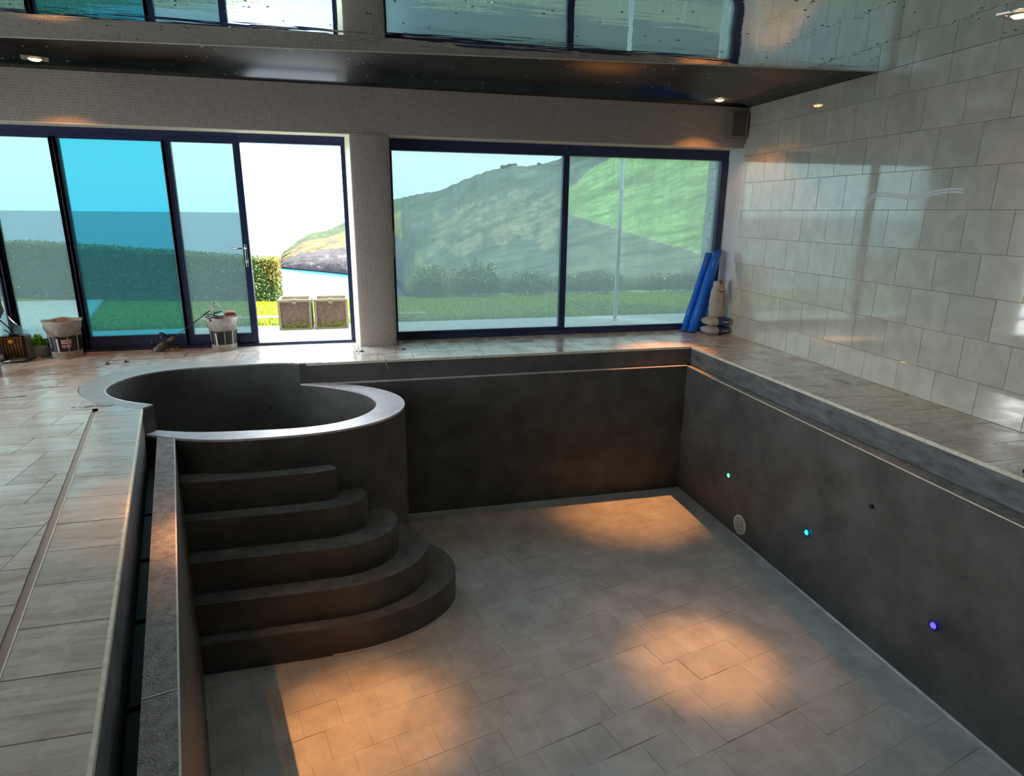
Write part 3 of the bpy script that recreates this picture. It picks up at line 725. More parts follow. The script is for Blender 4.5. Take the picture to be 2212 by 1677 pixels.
# ------------------------------------------------------------------ downlights
WARM = (1, .38, .10)
def downlight(loc, rz, aim, label, core=60, wide=18, csz=34, fsz=112, mid=0):
    o = empty('downlight', loc, rz); tag(o, label, 'ceiling light', 'square recessed ceiling downlights')
    bm = bmesh.new(); s = .095
    for a, b_, c_, d in ((-s, s, -s, -.062), (-s, s, .062, s), (-s, -.062, -.062, .062), (.062, s, -.062, .062)): box(bm, a, b_, c_, d, -.006, 0)
    link('trim_plate', bm, simple('brushed_trim', (.55, .5, .46), .3, metal=.7), o)
    bm = bmesh.new(); lathe(bm, [(.062, -.004), (.056, -.012), (.050, -.006)], 24); link('lamp_ring', bm, MT['steel'], o, True)
    bm = bmesh.new(); lathe(bm, [(.050, -.008), (.034, -.022), (.001, -.028)], 20); link('lamp', bm, emit('halogen_glow', (1, .60, .22), 3.2), o, True)
    for nm, pw, ang_, bl, tgt in (('spot', core, csz, 1, aim), ('flood', wide, fsz, .35, (loc[0], loc[1], 0)), ('spill', mid, csz+16, 1, aim)):
        if not pw: continue
        L = bpy.data.lights.new(nm, 'SPOT'); L.energy = pw; L.spot_size = math.radians(ang_); L.spot_blend = bl; L.color = WARM; L.shadow_soft_size = .012
        lo = bpy.data.objects.new(nm, L); COL.objects.link(lo); lo.parent = o
        wl_ = Vector((loc[0], loc[1], loc[2]-.035)); d = Vector(tgt) - wl_
        lo.matrix_parent_inverse = Matrix.Identity(4)
        lo.location = (0, 0, -.035)
        lo.rotation_euler = (Matrix.Rotation(-rz, 3, 'Z') @ d).to_track_quat('-Z', 'Y').to_euler()
    return o
downlight((3.95, 6.66, ZC), .35, (2.9, 5.95, ZF), 'lit square downlight in the ceiling corner by the right wall', 300, 10, 26)
downlight((-2.48, 6.60, ZC), .35, (-2.4, 6.7, 0), 'lit square downlight in the ceiling above the left door window', 12, 17, 50)
downlight((4.06, 3.47, ZC), .35, (2.35, 3.48, ZF), 'lit square downlight at the upper right edge of the photo', 300, 2, 16, 84, 45)
downlight((-1.85, 3.30, ZC), .35, (-.12, 3.40, ZF), 'lit square downlight above the left deck', 320, 2, 18, 84, 50)

# ------------------------------------------------------------------ speaker
sp_ = empty('wall_speaker', (4.43, 7.0, 2.45)); tag(sp_, 'small beige grey box speaker in the top right corner of the window wall', 'speaker')
bm = B(-.115, .105, -.02, .075, -.14, .15, bev=.008); link('cabinet', bm, MT['speaker'], sp_)
bm = B(-.100, .085, -.026, -.019, -.125, .135, bev=.003); link('grille', bm, MT['grille'], sp_)
bm = bmesh.new(); box(bm, -.103, -.099, -.029, -.025, -.128, .138); box(bm, .084, .088, -.029, -.025, -.128, .138); box(bm, -.103, .088, -.029, -.025, -.131, -.125); link('bezel', bm, simple('pale_bezel', (.5, .46, .38), .4), sp_)

# ------------------------------------------------------------------ buckets
def bucket(loc, h, r0_, r1_, rimr, label, items=None, rz=0):
    o = empty('bucket', loc, rz); tag(o, label, 'bucket')
    bm = bmesh.new()
    R = lambda z: r0_+(r1_-r0_)*z/h
    lathe(bm, [(.001, .004), (r0_, 0), (R(h*.78), h*.78), (R(h*.78)+.008, h*.79), (R(h*.9)+.008, h*.9), (rimr, h*.97), (rimr, h), (rimr-.008, h), (R(h)-.012, h*.95), (R(h*.8)-.006, h*.8), (.001, h*.8)], 40)
    for v in bm.verts:
        if v.co.z > h*.93: v.co.z += .006*math.sin(5*math.atan2(v.co.y, v.co.x)); v.co.x *= 1+.012*math.sin(7*math.atan2(v.co.y, v.co.x))
    link('shell', bm, MT['white'], o, True)
    bm = bmesh.new(); lathe(bm, [(R(h*.20)+.002, h*.20), (R(h*.60)+.002, h*.60)], 40); link('label_band', bm, MT['label_black'], o, True)
    bm = bmesh.new()
    for a, w_, zz0, zz1 in ((-2.05, .05, .18, .55), (-1.42, .02, .2, .62), (-2.6, .03, .3, .6), (-.8, .03, .2, .6)):
        for s_ in range(5):
            z0, z1 = h*(zz0+(zz1-zz0)*s_/5), h*(zz0+(zz1-zz0)*(s_+1)/5)
            vs = [bm.verts.new(((R(zc)+.005)*math.cos(a+d*w_), (R(zc)+.005)*math.sin(a+d*w_), zc)) for zc, d in ((z0, -1), (z0, 1), (z1, 1.1), (z1, -1.1))]
            bm.faces.new(vs)
    link('plaster_drip', bm, MT['paint_white'], o)
    bm = bmesh.new(); tube(bm, [((R(h*.85)+.012)*math.cos(a), (R(h*.85)+.012)*math.sin(a), h*.86-.10*math.sin((a+PI)*1)*1.0) for a in [(-PI+PI*k/14) for k in range(15)]], .003, 6); link('bail_handle', bm, MT['darksteel'], o)
    bm = bmesh.new(); n_ = 24
    for k in range(44):
        a = random.uniform(0, 2*PI); rr = random.uniform(.4, 1)*(R(h)-.01); s = random.uniform(.008, .022)
        bmesh.ops.create_icosphere(bm, subdivisions=1, radius=s, matrix=Matrix.Translation((rr*math.cos(a), rr*math.sin(a), h*.84+random.uniform(-.02, .03))))
    tag(link('dried_mortar', bm, simple('dried_mortar', (.22, .19, .17), .9, var=.3, scale=30), o), kind='stuff')
    return o, R
bk, R = bucket((-2.85, 7.15, 0), .375, .130, .152, .170, 'dirty white bucket with a red and white sign on its black band', rz=.35)
def text(s, size, m, parent, loc, rot, ext=.0006):
    c = bpy.data.curves.new('lettering', 'FONT'); c.body = s; c.size = size; c.extrude = ext; c.align_x = 'CENTER'; c.align_y = 'CENTER'
    o = bpy.data.objects.new('lettering', c); COL.objects.link(o)
    dg = bpy.context.evaluated_depsgraph_get(); me = bpy.data.meshes.new_from_object(o.evaluated_get(dg)); bpy.data.objects.remove(o)
    o = bpy.data.objects.new('lettering', me); COL.objects.link(o); me.materials.clear(); me.materials.append(m); o.parent = parent; o.location = loc; o.rotation_euler = rot
    return o
def patch(parent, m, a0, a1, z0, z1, Rf, off, name='sign'):
    bm = bmesh.new(); n_ = 6; V_ = []
    for k in range(n_+1):
        a = a0+(a1-a0)*k/n_
        V_.append([bm.verts.new(((Rf(zz)+off)*math.cos(a), (Rf(zz)+off)*math.sin(a), zz)) for zz in (z0, z1)])
    for k in range(n_): bm.faces.new((V_[k][0], V_[k+1][0], V_[k+1][1], V_[k][1]))
    return link(name, bm, m, parent)
aC = -PI/2-.35+.40
patch(bk, MT['label_red'], aC-.30, aC+.30, .108, .150, R, .004)
patch(bk, MT['paint_white'], aC-.30, aC+.30, .154, .195, R, .004)
rr = R(.13)+.0062
for s_, zz, mm_, sz in (('MIXER', .174, MT['label_red'], .030), ('READY', .129, MT['paint_white'], .030)):
    n_ = len(s_)
    for i, ch_ in enumerate(s_):
        a = aC + (i-(n_-1)/2)*.105
        text(ch_, sz, mm_, bk, ((R(zz)+.0055)*math.cos(a), (R(zz)+.0055)*math.sin(a), zz), (PI/2, 0, a+PI/2))
bk2, R2 = bucket((-1.385, 7.22, 0), .355, .122, .146, .160, 'dirty white bucket with pale drips, beside the open door leaf', rz=.1)
# things lying on the second bucket
tr = empty('wiring_trowel', (-1.42, 7.20, .372)); tr.name = 'steel_trowel'; tag(tr, 'small steel trowel lying across the rim of the right bucket', 'trowel')
bm = B(-.07, .06, -.035, .035, 0, .004); link('blade', bm, MT['steel'], tr)
bm = bmesh.new(); tube(bm, [(-.03, 0, .004), (-.03, 0, .03), (.05, 0, .035)], .007, 8); link('handle', bm, MT['black'], tr)
tr.rotation_euler = (.1, -.08, .5)
sg = empty('grout_float', (-1.30, 7.22, .368), .2); tag(sg, 'small brick red float with a pale top on the right bucket rim', 'float')
link('pad', B(-.05, .055, -.04, .04, 0, .022, bev=.003), simple('brick_red_pad', (.30, .06, .04), .6), sg)
link('top', B(-.045, .05, -.032, .032, .022, .045, bev=.01), simple('peach_handle', (.8, .55, .42), .5), sg)
cb = bmesh.new()
for k in range(6):
    a0 = random.uniform(0, 6); pts = []
    for s_ in range(7): pts.append((-1.47+.035*s_*math.cos(a0+s_*.8)*.5+random.uniform(-.01, .01), 7.10+.02*math.sin(a0+s_), .345+.012*s_-.03*random.random()))
    tube(cb, pts, .0025, 5)
tag(link('wire_tangle', cb, MT['black']), 'tangle of thin black wire caught on the rim of the right bucket', 'wire')

# ------------------------------------------------------------------ paddle mixer
mx = empty('paddle_mixer', (-1.98, 7.22, .0)); tag(mx, 'handheld paddle mixer lying on the deck with its long shaft resting on the right bucket', 'mixer')
d0, d1 = Vector((.055, .0, .105)), Vector((.50, -.03, .43)); ax = (d1-d0).normalized()
bm = bmesh.new(); c0 = d0-ax*.02
tube(bm, [c0-ax*.17, c0-ax*.15, c0-ax*.05, c0-ax*.04, c0+ax*.03], [.034, .044, .046, .034, .030], 18); link('motor_housing', bm, simple('grey_brown_housing', (.10, .085, .08), .4), mx)
bm = bmesh.new(); tube(bm, [c0-ax*.175, c0-ax*.165], [.03, .036], 18); link('end_cap', bm, MT['yellow'], mx)
bm = bmesh.new(); tube(bm, [c0+ax*.03, c0+ax*.08, c0+ax*.09], [.028, .022, .012], 14); link('gearbox', bm, simple('brown_gearbox', (.20, .10, .07), .4), mx)
nrm = ax; e1 = ax.orthogonal().normalized(); e2 = ax.cross(e1); up = Vector((0, 0, 1)); e2 = (up-ax*up.dot(ax)).normalized(); e1 = ax.cross(e2)
ring = [c0+ax*.015+e2*(.118*math.cos(a))+e1*(.085*math.sin(a)) for a in [2*PI*k/26 for k in range(27)]]
bm = bmesh.new(); tube(bm, ring, .009, 8); link('ring_handle', bm, MT['black'], mx)
bm = bmesh.new(); tube(bm, ring[9:17], .0125, 8); link('grip', bm, MT['yellow'], mx)
bm = bmesh.new(); tube(bm, [c0-ax*.10+e2*.02, c0-ax*.12+e2*.075, c0-ax*.10+e2*.11], .014, 10); link('rear_grip', bm, MT['black'], mx)
bm = bmesh.new(); tube(bm, [c0+ax*.08, c0+ax*.33], .005, 8); tube(bm, [c0+ax*.33, d1], .0065, 8); link('shaft', bm, MT['darksteel'], mx)
bm = bmesh.new()
for s_ in range(3):
    pts = [d1-ax*.0+ax*(.10*k/12)*1.0 + (e2*math.cos(2.4*k/12+s_*2.09)+e1*math.sin(2.4*k/12+s_*2.09))*.035 for k in range(13)]; tube(bm, pts, .003, 6)
for off in (0, .10):
    pts = [d1+ax*off+(e2*math.cos(a)+e1*math.sin(a))*.035 for a in [2*PI*k/18 for k in range(19)]]; tube(bm, pts, .003, 6)
link('paddle', bm, MT['steel'], mx)
mx.scale = (1, 1, 1)

# ------------------------------------------------------------------ left pile
ht = empty('ribbed_heater', (-3.245, 7.05, 0), .12); tag(ht, 'portable brown ribbed heater in a black tubular frame at the left edge', 'heater')
bm = B(-.105, .10, -.05, .08, .03, .25, bev=.01); link('body', bm, MT['black'], ht)
rib = None
for k in range(7):
    bm = bmesh.new(); tube(bm, [(-.088+k*.026, -.055, .045), (-.088+k*.026, -.058, .24)], .012, 8); link('rib', bm, MT['bronze'], ht)
bm = bmesh.new(); box(bm, .085, .12, -.045, .07, .04, .245, bev=.008); link('side_panel', bm, simple('grey_side', (.12, .11, .11), .5), ht)
bm = bmesh.new(); tube(bm, [(-.09, -.10, .03), (-.10, -.12, .012), (.10, -.12, .012), (.125, -.11, .02), (.125, .06, .012)], .011, 8); tube(bm, [(-.10, -.10, .015), (-.11, .07, .012)], .011, 8); link('frame', bm, MT['black'], ht)
bm = bmesh.new(); tube(bm, [(-.085, -.124, .022), (.09, -.124, .022)], .005, 6); link('frame_highlight_bar', bm, MT['steel'], ht)
bm = bmesh.new(); tube(bm, [(.02, 0, .25), (-.03, 0, .33), (-.09, .02, .40)], .006, 6); tube(bm, [(.0, 0, .25), (-.07, .0, .31)], .005, 6); link('cable', bm, MT['black'], ht)
bm = bmesh.new(); box(bm, -.03, .04, -.03, .03, .25, .27, bev=.005); link('top_vent', bm, MT['black'], ht)
bm = bmesh.new(); bmesh.ops.create_icosphere(bm, subdivisions=2, radius=.022, matrix=Matrix.Translation((-.01, -.07, .20))); link('amber_lamp', bm, simple('amber', (.9, .35, .06), .3), ht, True)
tb = empty('plastic_tub', (-3.22, 6.40, 0)); tag(tb, 'tall off-white plastic tub cut by the left edge of the photo', 'tub')
bm = bmesh.new(); lathe(bm, [(.001, .002), (.115, 0), (.125, .30), (.135, .31), (.135, .335), (.12, .335), (.11, .05), (.001, .05)], 32); link('shell', bm, MT['white'], tb, True)
def blob(name, loc, dims, m, parent=None, seed=0, amp=.12, sub=4, sq=1.0, squ=1.0):
    bm = bmesh.new(); bmesh.ops.create_icosphere(bm, subdivisions=sub, radius=1)
    for v in bm.verts:
        d = v.co.copy()
        v.co = Vector([math.copysign(abs(c_)**squ, c_) for c_ in d])
        nn = noise.noise(d*2.1+Vector((seed, seed*1.7, 0)))*amp + noise.noise(d*5+Vector((seed, 0, seed)))*amp*.5
        v.co = Vector((v.co.x*dims[0], v.co.y*dims[1], v.co.z*dims[2]))*(1+nn)
    o = link(name, bm, m, parent, True)
    if loc is not None: o.location = loc
    return o
bgb = blob('rubble_sack', (-3.40, 6.96, .535), (.155, .12, .155), MT['mauve'], None, 3, .16); tag(bgb, 'rumpled mauve grey sack cut by the left edge above the heater', 'sack')
crt = empty('black_toolbox', (-3.53, 6.98, 0)); tag(crt, 'black toolbox with a dark lid under the mauve sack', 'toolbox')
link('body', B(-.14, .11, -.10, .10, 0, .30, bev=.01), MT['black'], crt); link('lid', B(-.15, .13, -.11, .11, .30, .345, bev=.012), simple('charcoal_lid', (.03, .03, .035), .4), crt)
# plant in a speckled stone trough with a plastic sheet leaning behind it
pt = empty('potted_plant', (-3.125, 7.235, 0)); tag(pt, 'bright green leafy plant in a speckled stone trough behind the left bucket', 'potted plant')
link('trough', B(-.09, .075, -.04, .04, 0, .085, bev=.008), MT['stone_speck'], pt)
link('soil_tray', B(-.08, .065, -.035, .035, .085, .11, bev=.006), simple('white_tray', (.75, .75, .72), .5), pt)
bm = bmesh.new()
for k in range(420):
    a = random.uniform(0, 2*PI); rr = random.random()**.5*.10; z_ = .11+random.random()*.15*(1-rr/.14)
    c_ = Vector((-.01+rr*.85*math.cos(a), rr*.4*math.sin(a), z_)); s = random.uniform(.012, .026)
    q_ = Matrix.Rotation(random.uniform(0, 6), 3, 'Z') @ Matrix.Rotation(random.uniform(-1, 1), 3, 'X')
    vs = [bm.verts.new(c_+q_ @ Vector(p_)*s) for p_ in ((-.5, 0, 0), (0, -.8, .1), (.6, 0, 0), (0, 1, .15))]; bm.faces.new(vs)
tag(link('foliage', bm, MT['leaf_bright'], pt), kind='stuff')
sh = bmesh.new(); vs = []
for iy in range(9):
    row = []
    for ix in range(9):
        u_, v_ = ix/8, iy/8
        row.append(sh.verts.new((-3.46+.40*u_, 7.295+.03*v_+.012*math.sin(ix*1.7)+.01*math.sin(iy*2), .004+(.50-.47*u_**.9)*v_)))
    vs.append(row)
for iy in range(8):
    for ix in range(8): sh.faces.new((vs[iy][ix], vs[iy][ix+1], vs[iy+1][ix+1], vs[iy+1][ix]))
tag(link('plastic_sheet', sh, MT['film'], None, True), 'pale translucent plastic sheet draped beside the glass at far left', 'plastic sheet')

# ------------------------------------------------------------------ floor hatch, handles, litter
hc = empty('access_hatch', (-2.06, 6.98, 0)); tag(hc, 'rectangular tiled access hatch set in the deck near the mixer', 'hatch')
bm = bmesh.new()
for a, b_, c_, d in ((-.34, .34, -.12, -.112), (-.34, .34, .112, .12), (-.34, -.332, -.112, .112), (.332, .34, -.112, .112)): box(bm, a, b_, c_, d, -.004, .002)
link('frame', bm, MT['darksteel'], hc); link('lid', B(-.332, .332, -.112, .112, -.006, .0015), MT['deck_tile'], hc)
for i, (x, y) in enumerate(((-2.351, 6.70), (-2.208, 6.762))):
    o = empty('deck_plug', (x, y, 0), i*.4); tag(o, ('small dark conical plug on the deck before the hatch, nearer the spa' if i == 0 else 'small dark conical plug on the deck touching the hatch edge'), 'plug')
    bm = bmesh.new(); lathe(bm, [(.001, .004), (.026, 0), (.024, .006), (.008, .012), (.001, .012)], 18); link('base', bm, MT['darksteel'], o, True)
    bm = bmesh.new(); lathe(bm, [(.007, .01), (.012, .02), (.001, .024)], 14); link('knob', bm, MT['brown'], o, True)
def anchor(x, y, label):
    o = empty('deck_anchor', (x, y, 0)); tag(o, label, 'anchor')
    bm = bmesh.new(); lathe(bm, [(.001, .01), (.030, .008), (.034, 0)], 20); link('base_plate', bm, MT['steel'], o, True)
    for dx in (-.012, .012):
        bm = bmesh.new(); box(bm, dx-.003, dx+.003, -.012, .012, .008, .095, bev=.0015); link('prong', bm, MT['steel'], o)
    for dx in (-.034, .03):
        bm = bmesh.new(); lathe(bm, [(.001, .014), (.007, .013), (.008, 0)], 10); q_ = link('bolt', bm, MT['darksteel'], o, True); q_.location = (dx, -.012, 0)
anchor(.026, 6.83, 'steel pronged deck anchor at the left foot of the mosaic pier')
anchor(.47, 6.84, 'steel pronged deck anchor at the right foot of the mosaic pier')
for i, (x, y, L) in enumerate(((1.86, 7.0, .30), (3.02, 7.14, .45))):
    o = empty('floor_vent', (x, y, 0)); tag(o, ['short dark slot vent in the deck before the left pane of the wide window', 'long dark slot vent in the deck before the right pane of the wide window'][i], 'floor vent')
    link('frame', B(-L/2, L/2, -.016, .016, -.01, .0018), MT['darksteel'], o); link('slot', B(-L/2+.01, L/2-.01, -.008, .008, 0, .0024), MT['black'], o)
bm = bmesh.new(); tube(bm, [(.255, 6.42, .004), (.262, 6.352, .0), (.275, 6.345, -.03), (.30, 6.342, -.10)], .006, 6)
tag(link('hanging_strip', bm, MT['weir']), 'short grey strip hanging over the back pool edge', 'strip')
for i, (x, y, s, m_, lb) in enumerate(((-1.93, 5.19, .05, simple('blue_grey_dust', (.34, .37, .46), .9, var=.3, scale=40), 'smear of blue grey mortar dust on the deck beside the spa rim'),)):
    bm = bmesh.new()
    for k in range(60):
        u_ = random.gauss(0, 1)*.055; v_ = random.gauss(0, 1)*.012
        bmesh.ops.create_icosphere(bm, subdivisions=1, radius=random.uniform(.004, .012), matrix=Matrix.Translation((x-.03+u_, y+.02+v_, .002)) @ Matrix.Diagonal((1.6, 1, .35, 1)))
    tag(link('mortar_dust', bm, m_), lb, 'dust', kind='stuff')
bm = bmesh.new()
for k in range(26):
    x = 4.27+random.gauss(0, .05); y = 4.62+random.gauss(0, .13); s = random.uniform(.008, .03)
    q_ = Matrix.Rotation(random.uniform(0, 6), 3, 'Z'); vs = [bm.verts.new(Vector((x, y, .003+random.random()*.004))+q_ @ Vector(p_)*s) for p_ in ((-1, -.2, 0), (1, -.3, .05), (.9, .2, .12), (-.8, .3, .05))]; bm.faces.new(vs)
tag(link('plastic_scraps', bm, simple('clear_scraps', (.5, .6, .58), .2)), 'clear plastic scraps littering the right deck by the tiled wall', 'scraps', kind='stuff')
bm = bmesh.new()
for k, (dx, dy, a) in enumerate(((-2.75, 6.35, .3), (-2.7, 6.15, .1), (-2.85, 5.95, -.1), (-2.65, 5.85, .2), (-2.85, 5.6, .1), (-2.6, 6.5, .4))):
    for s_ in range(9):
        bmesh.ops.create_icosphere(bm, subdivisions=1, radius=random.uniform(.006, .016), matrix=Matrix.Translation((dx+.03*s_*math.cos(a)+random.uniform(-.01, .01), dy+.03*s_*math.sin(a)+random.uniform(-.01, .01), .001)) @ Matrix.Diagonal((2.2, 1, .25, 1)))
tag(link('dried_mortar_crumbs', bm, simple('pinkish_mortar', (.33, .27, .25), .9, var=.3, scale=30)), 'scattered pinkish mortar crumbs on the deck at left of the spa', 'crumbs', kind='stuff')
tl_ = empty('hand_scraper', (3.80, 2.63, 0), .5); tag(tl_, 'black hand tool lying on the right coping at the edge of the photo', 'tool')
bm = bmesh.new(); tube(bm, [(-.06, 0, .016), (-.05, 0, .018), (.10, 0, .016)], [.008, .014, .012], 10); link('handle', bm, MT['black'], tl_); link('blade', B(.09, .17, -.025, .025, .010, .014), MT['darksteel'], tl_)
# smear on the wall tiles
bm = bmesh.new(); pts = []
for k in range(40):
    t_ = k/39; y = 5.02-1.0*t_; pts.append((4.5485, y, 1.60-.05*math.exp(-((t_-.02)/.06)**2)+.018*math.sin(t_*9)+.02*t_))
for off in (0, .022):
    for a, b_ in zip(pts[:-1], pts[1:]):
        w_ = .010*(1-.4*abs(pts.index(a)/20-1)); bm.faces.new([bm.verts.new(v) for v in ((a[0], a[1], a[2]+off-w_), (b_[0], b_[1], b_[2]+off-w_), (b_[0], b_[1], b_[2]+off+w_), (a[0], a[1], a[2]+off+w_))])
link('sealant_smear', bm, simple('dried_white_smear', (.95, .98, 1), .4), wr)

# ------------------------------------------------------------------ blue rolls and sacks in the corner
def roll(p0, p1, rad, label):
    p0, p1 = Vector(p0), Vector(p1); d = (p1-p0); L = d.length
    o = empty('foam_roll', p0); o.rotation_euler = d.to_track_quat('Z', 'Y').to_euler(); tag(o, label, 'foam roll', 'blue foam rolls leaning in the window corner')
    bm = bmesh.new(); lathe(bm, [(rad*.45, .001), (rad, 0), (rad*1.02, L*.3), (rad*.99, L*.7), (rad, L), (rad*.45, L-.001)], 28); link('outer_wrap', bm, MT['blue'], o, True)
    bm = bmesh.new(); lathe(bm, [(rad*.46, -.001), (rad*.46, L+.001), (rad*.38, L+.001), (rad*.38, -.001)], 20); link('core', bm, MT['blue_core'], o, True)
    bm = bmesh.new(); tube(bm, [(rad*.95, -.2*rad, .0), (rad*.97, -.25*rad, L)], .006, 6); link('loose_edge', bm, MT['blue'], o)
roll((4.14, 7.15, .01), (4.44, 7.215, .99), .052, 'bright blue foam roll leaning in the corner, nearest and broadest of three')
roll((4.075, 7.235, .01), (4.375, 7.30, .98), .043, 'bright blue foam roll leaning in the corner, leftmost against the glass')
roll((4.30, 7.25, .01), (4.52, 7.31, 1.02), .036, 'darker blue foam roll behind the others, rising highest beside the pale reveal')
def sackmesh(dx, dy, dz, seed):
    bm = bmesh.new(); bmesh.ops.create_cube(bm, size=2); bmesh.ops.subdivide_edges(bm, edges=bm.edges, cuts=9, use_grid_fill=True)
    for v in bm.verts:
        c_ = v.co.copy(); rx, ry, rz_ = c_
        k = (1-abs(rx)**4*.35)*(1-abs(ry)**4*.25)
        nn = 1+.05*noise.noise(c_*2.3+Vector((seed, 0, 0)))
        p_ = Vector((rx*(1-.06*rz_*rz_), ry*(1-.12*rz_*rz_), rz_*k))
        sph = c_.normalized()*1.25
        p_ = p_*.8+Vector((sph.x, sph.y, sph.z*k))*.2
        v.co = Vector((p_.x*dx, p_.y*dy, p_.z*dz))*nn
    return bm
for i in range(2):
    o = empty('cement_bag', (4.393, 7.02, .053+.109*i), .06-.1*i); tag(o, ['pale cement bag with a blue printed end, lower of the stacked pair', 'pale cement bag with a blue printed end, upper of the stacked pair under the sack'][i], 'bag')
    link('bag', sackmesh(.152, .115, .052, i*3), MT['paper'], o, True)
    bm = sackmesh(.1538, .1166, .0528, i*3); bmesh.ops.delete(bm, geom=[q_ for q_ in bm.faces if q_.calc_center_median().x < -.02 or q_.calc_center_median().x > .13], context='FACES'); link('blue_band', bm, MT['sack_blue'], o, True)
    bm = bmesh.new()
    for k, ww in enumerate((.018, .012, .016, .010, .014)): box(bm, .0+.022*k, .0+.022*k+ww, -.1195, -.1165, -.010, .012)
    link('print', bm, MT['paint_white'], o)
o = empty('plaster_sack', (4.41, 7.04, .216)); tag(o, 'upright crumpled pale sack with a brown top standing on the cement bags', 'sack')
bm = bmesh.new(); prof = []
Rg = []
for k in range(19):
    z_ = .44*k/18; rx = .122 if k < 9 else .122-.070*((k-9)/9)**1.3; ry = .07 if k < 10 else .07-.03*((k-10)/8)
    if k >= 17: rx += .02
    ring_ = []
    for a in range(30):
        th = 2*PI*a/30; nn = 1+.10*noise.noise(Vector((math.cos(th)*2, math.sin(th)*2, z_*14)))+.06*math.sin(th*5+z_*20)*(k/18)
        ring_.append(bm.verts.new((rx*math.cos(th)*nn-.02*(k/18)+.01, ry*math.sin(th)*nn, z_)))
    Rg.append(ring_)
for k in range(18):
    for a in range(30): bm.faces.new((Rg[k][a], Rg[k][(a+1) % 30], Rg[k+1][(a+1) % 30], Rg[k+1][a]))
bm.faces.new(Rg[0][::-1]); bm.faces.new(Rg[-1]); link('sack', bm, MT['paper'], o, True)
blob('brown_plug', (-.005, -.02, .42), (.035, .03, .035), MT['brown'], o, 5, .2, 3)
bm = bmesh.new(); tube(bm, [(-.05, -.055, .33), (0, -.075, .31), (.04, -.065, .33)], .006, 6); tube(bm, [(.03, -.07, .10), (.035, -.075, .22), (.03, -.07, .29)], .004, 6); link('tie', bm, MT['darksteel'], o)

# ------------------------------------------------------------------ outdoors
ZG = -.05
bm = bmesh.new(); prism(bm, rect(-14, 9, 7.5, 8.93), ZG-.2, ZG); prism(bm, rect(-16, XL-.25, -8, 7.5), ZG-.2, ZG); tag(struct(link('floor_terrace_and_bounce_slab', bm, MT['paving'])))  # second slab, beyond the left wall, is added unseen to bounce light indoors
def lawn_edge(x): return 12.0-.02*x if x < -3 else (11.35 if x < 2 else 11.2)
lw = bmesh.new(); prism(lw, [(-14, 8.93), (12, 8.93), (12, 11.6), (5, 11.6), (-1.0, 11.75), (-3, 12.3), (-7, 13.7), (-14, 15)], ZG-.3, ZG)
LW = tag(link('lawn', lw, MT['lawn']), 'green lawn between the terrace and the hedge', 'lawn')
LW['kind'] = 'structure'; 
def colmesh(name, verts, faces, cols, m, parent=None):
    me = bpy.data.meshes.new(name); me.from_pydata(verts, [], faces); me.update()
    ca = me.color_attributes.new('col', 'FLOAT_COLOR', 'CORNER'); buf = []
    for q_, c_ in zip(me.polygons, cols):
        for _ in q_.loop_indices: buf += [c_[0], c_[1], c_[2], 1]
    ca.data.foreach_set('color', buf); me.materials.append(m)
    o = bpy.data.objects.new(name, me); COL.objects.link(o); o.parent = parent
    return o
V, Fc, Cc = [], [], []
for k in range(26000):
    x = random.uniform(-6.5, 6.5); y = 8.95+random.random()**1.3*3.2
    if y > lawn_edge(x)+.2: continue
    h = random.uniform(.02, .045); a = random.uniform(0, PI); dx, dy = .006*math.cos(a), .006*math.sin(a); b0 = len(V)
    V += [(x-dx, y-dy, ZG), (x+dx, y+dy, ZG), (x+random.uniform(-.02, .02), y+random.uniform(-.02, .02), ZG+h)]; Fc.append((b0, b0+1, b0+2))
    t_ = random.random(); Cc.append((.13+.11*t_, .19+.10*t_, .012))
tag(colmesh('grass_blades', V, Fc, Cc, MT['grass'], LW), kind='stuff')
bm = bmesh.new(); prism(bm, rect(-2.2, 1.05, 9.55, 9.78), ZG, ZG+.012); tag(link('stepping_strip', bm, MT['planter_frame']), 'pale stone strip crossing the lawn behind the planters', 'path')
# timber decking far left
dk = bmesh.new()
for k in range(26):
    y0 = 7.9+k*.155; xr = -3.15-(y0-7.9)*.24
    box(dk, -8, xr, y0, y0+.145, ZG-.01, ZG+.03)
tag(link('deck_boards', dk, MT['wood']), 'weathered timber deck outside the leftmost pane', 'decking', kind='stuff')
# leaves
def leaves(n, sampler, colf, size=(.02, .045)):
    V, Fc, Cc = [], [], []
    for k in range(n):
        c_ = sampler(); s = random.uniform(*size)
        q_ = Matrix.Rotation(random.uniform(0, 6.28), 3, 'Z') @ Matrix.Rotation(random.uniform(-1.3, 1.3), 3, 'X')
        b0 = len(V); V += [tuple(Vector(c_)+q_ @ Vector(p_)*s) for p_ in ((-.45, 0, 0), (0, -.8, .12), (.45, 0, 0), (0, .8, .12))]; Fc.append((b0, b0+1, b0+2, b0+3)); Cc.append(colf(Vector(c_)))
    return V, Fc, Cc
HP = [(-9.5, 14.0), (-5.67, 12.60), (-4.28, 12.02), (-2.77, 11.72), (-1.30, 11.42)]
HT = [1.05, .90, .84, .75, .66]
def hedge_at(t_):
    t_ = t_*(len(HP)-1); i = min(int(t_), len(HP)-2); s = t_-i
    return (HP[i][0]+(HP[i+1][0]-HP[i][0])*s, HP[i][1]+(HP[i+1][1]-HP[i][1])*s, HT[i]+(HT[i+1]-HT[i])*s)
hd = bmesh.new(); prev = None
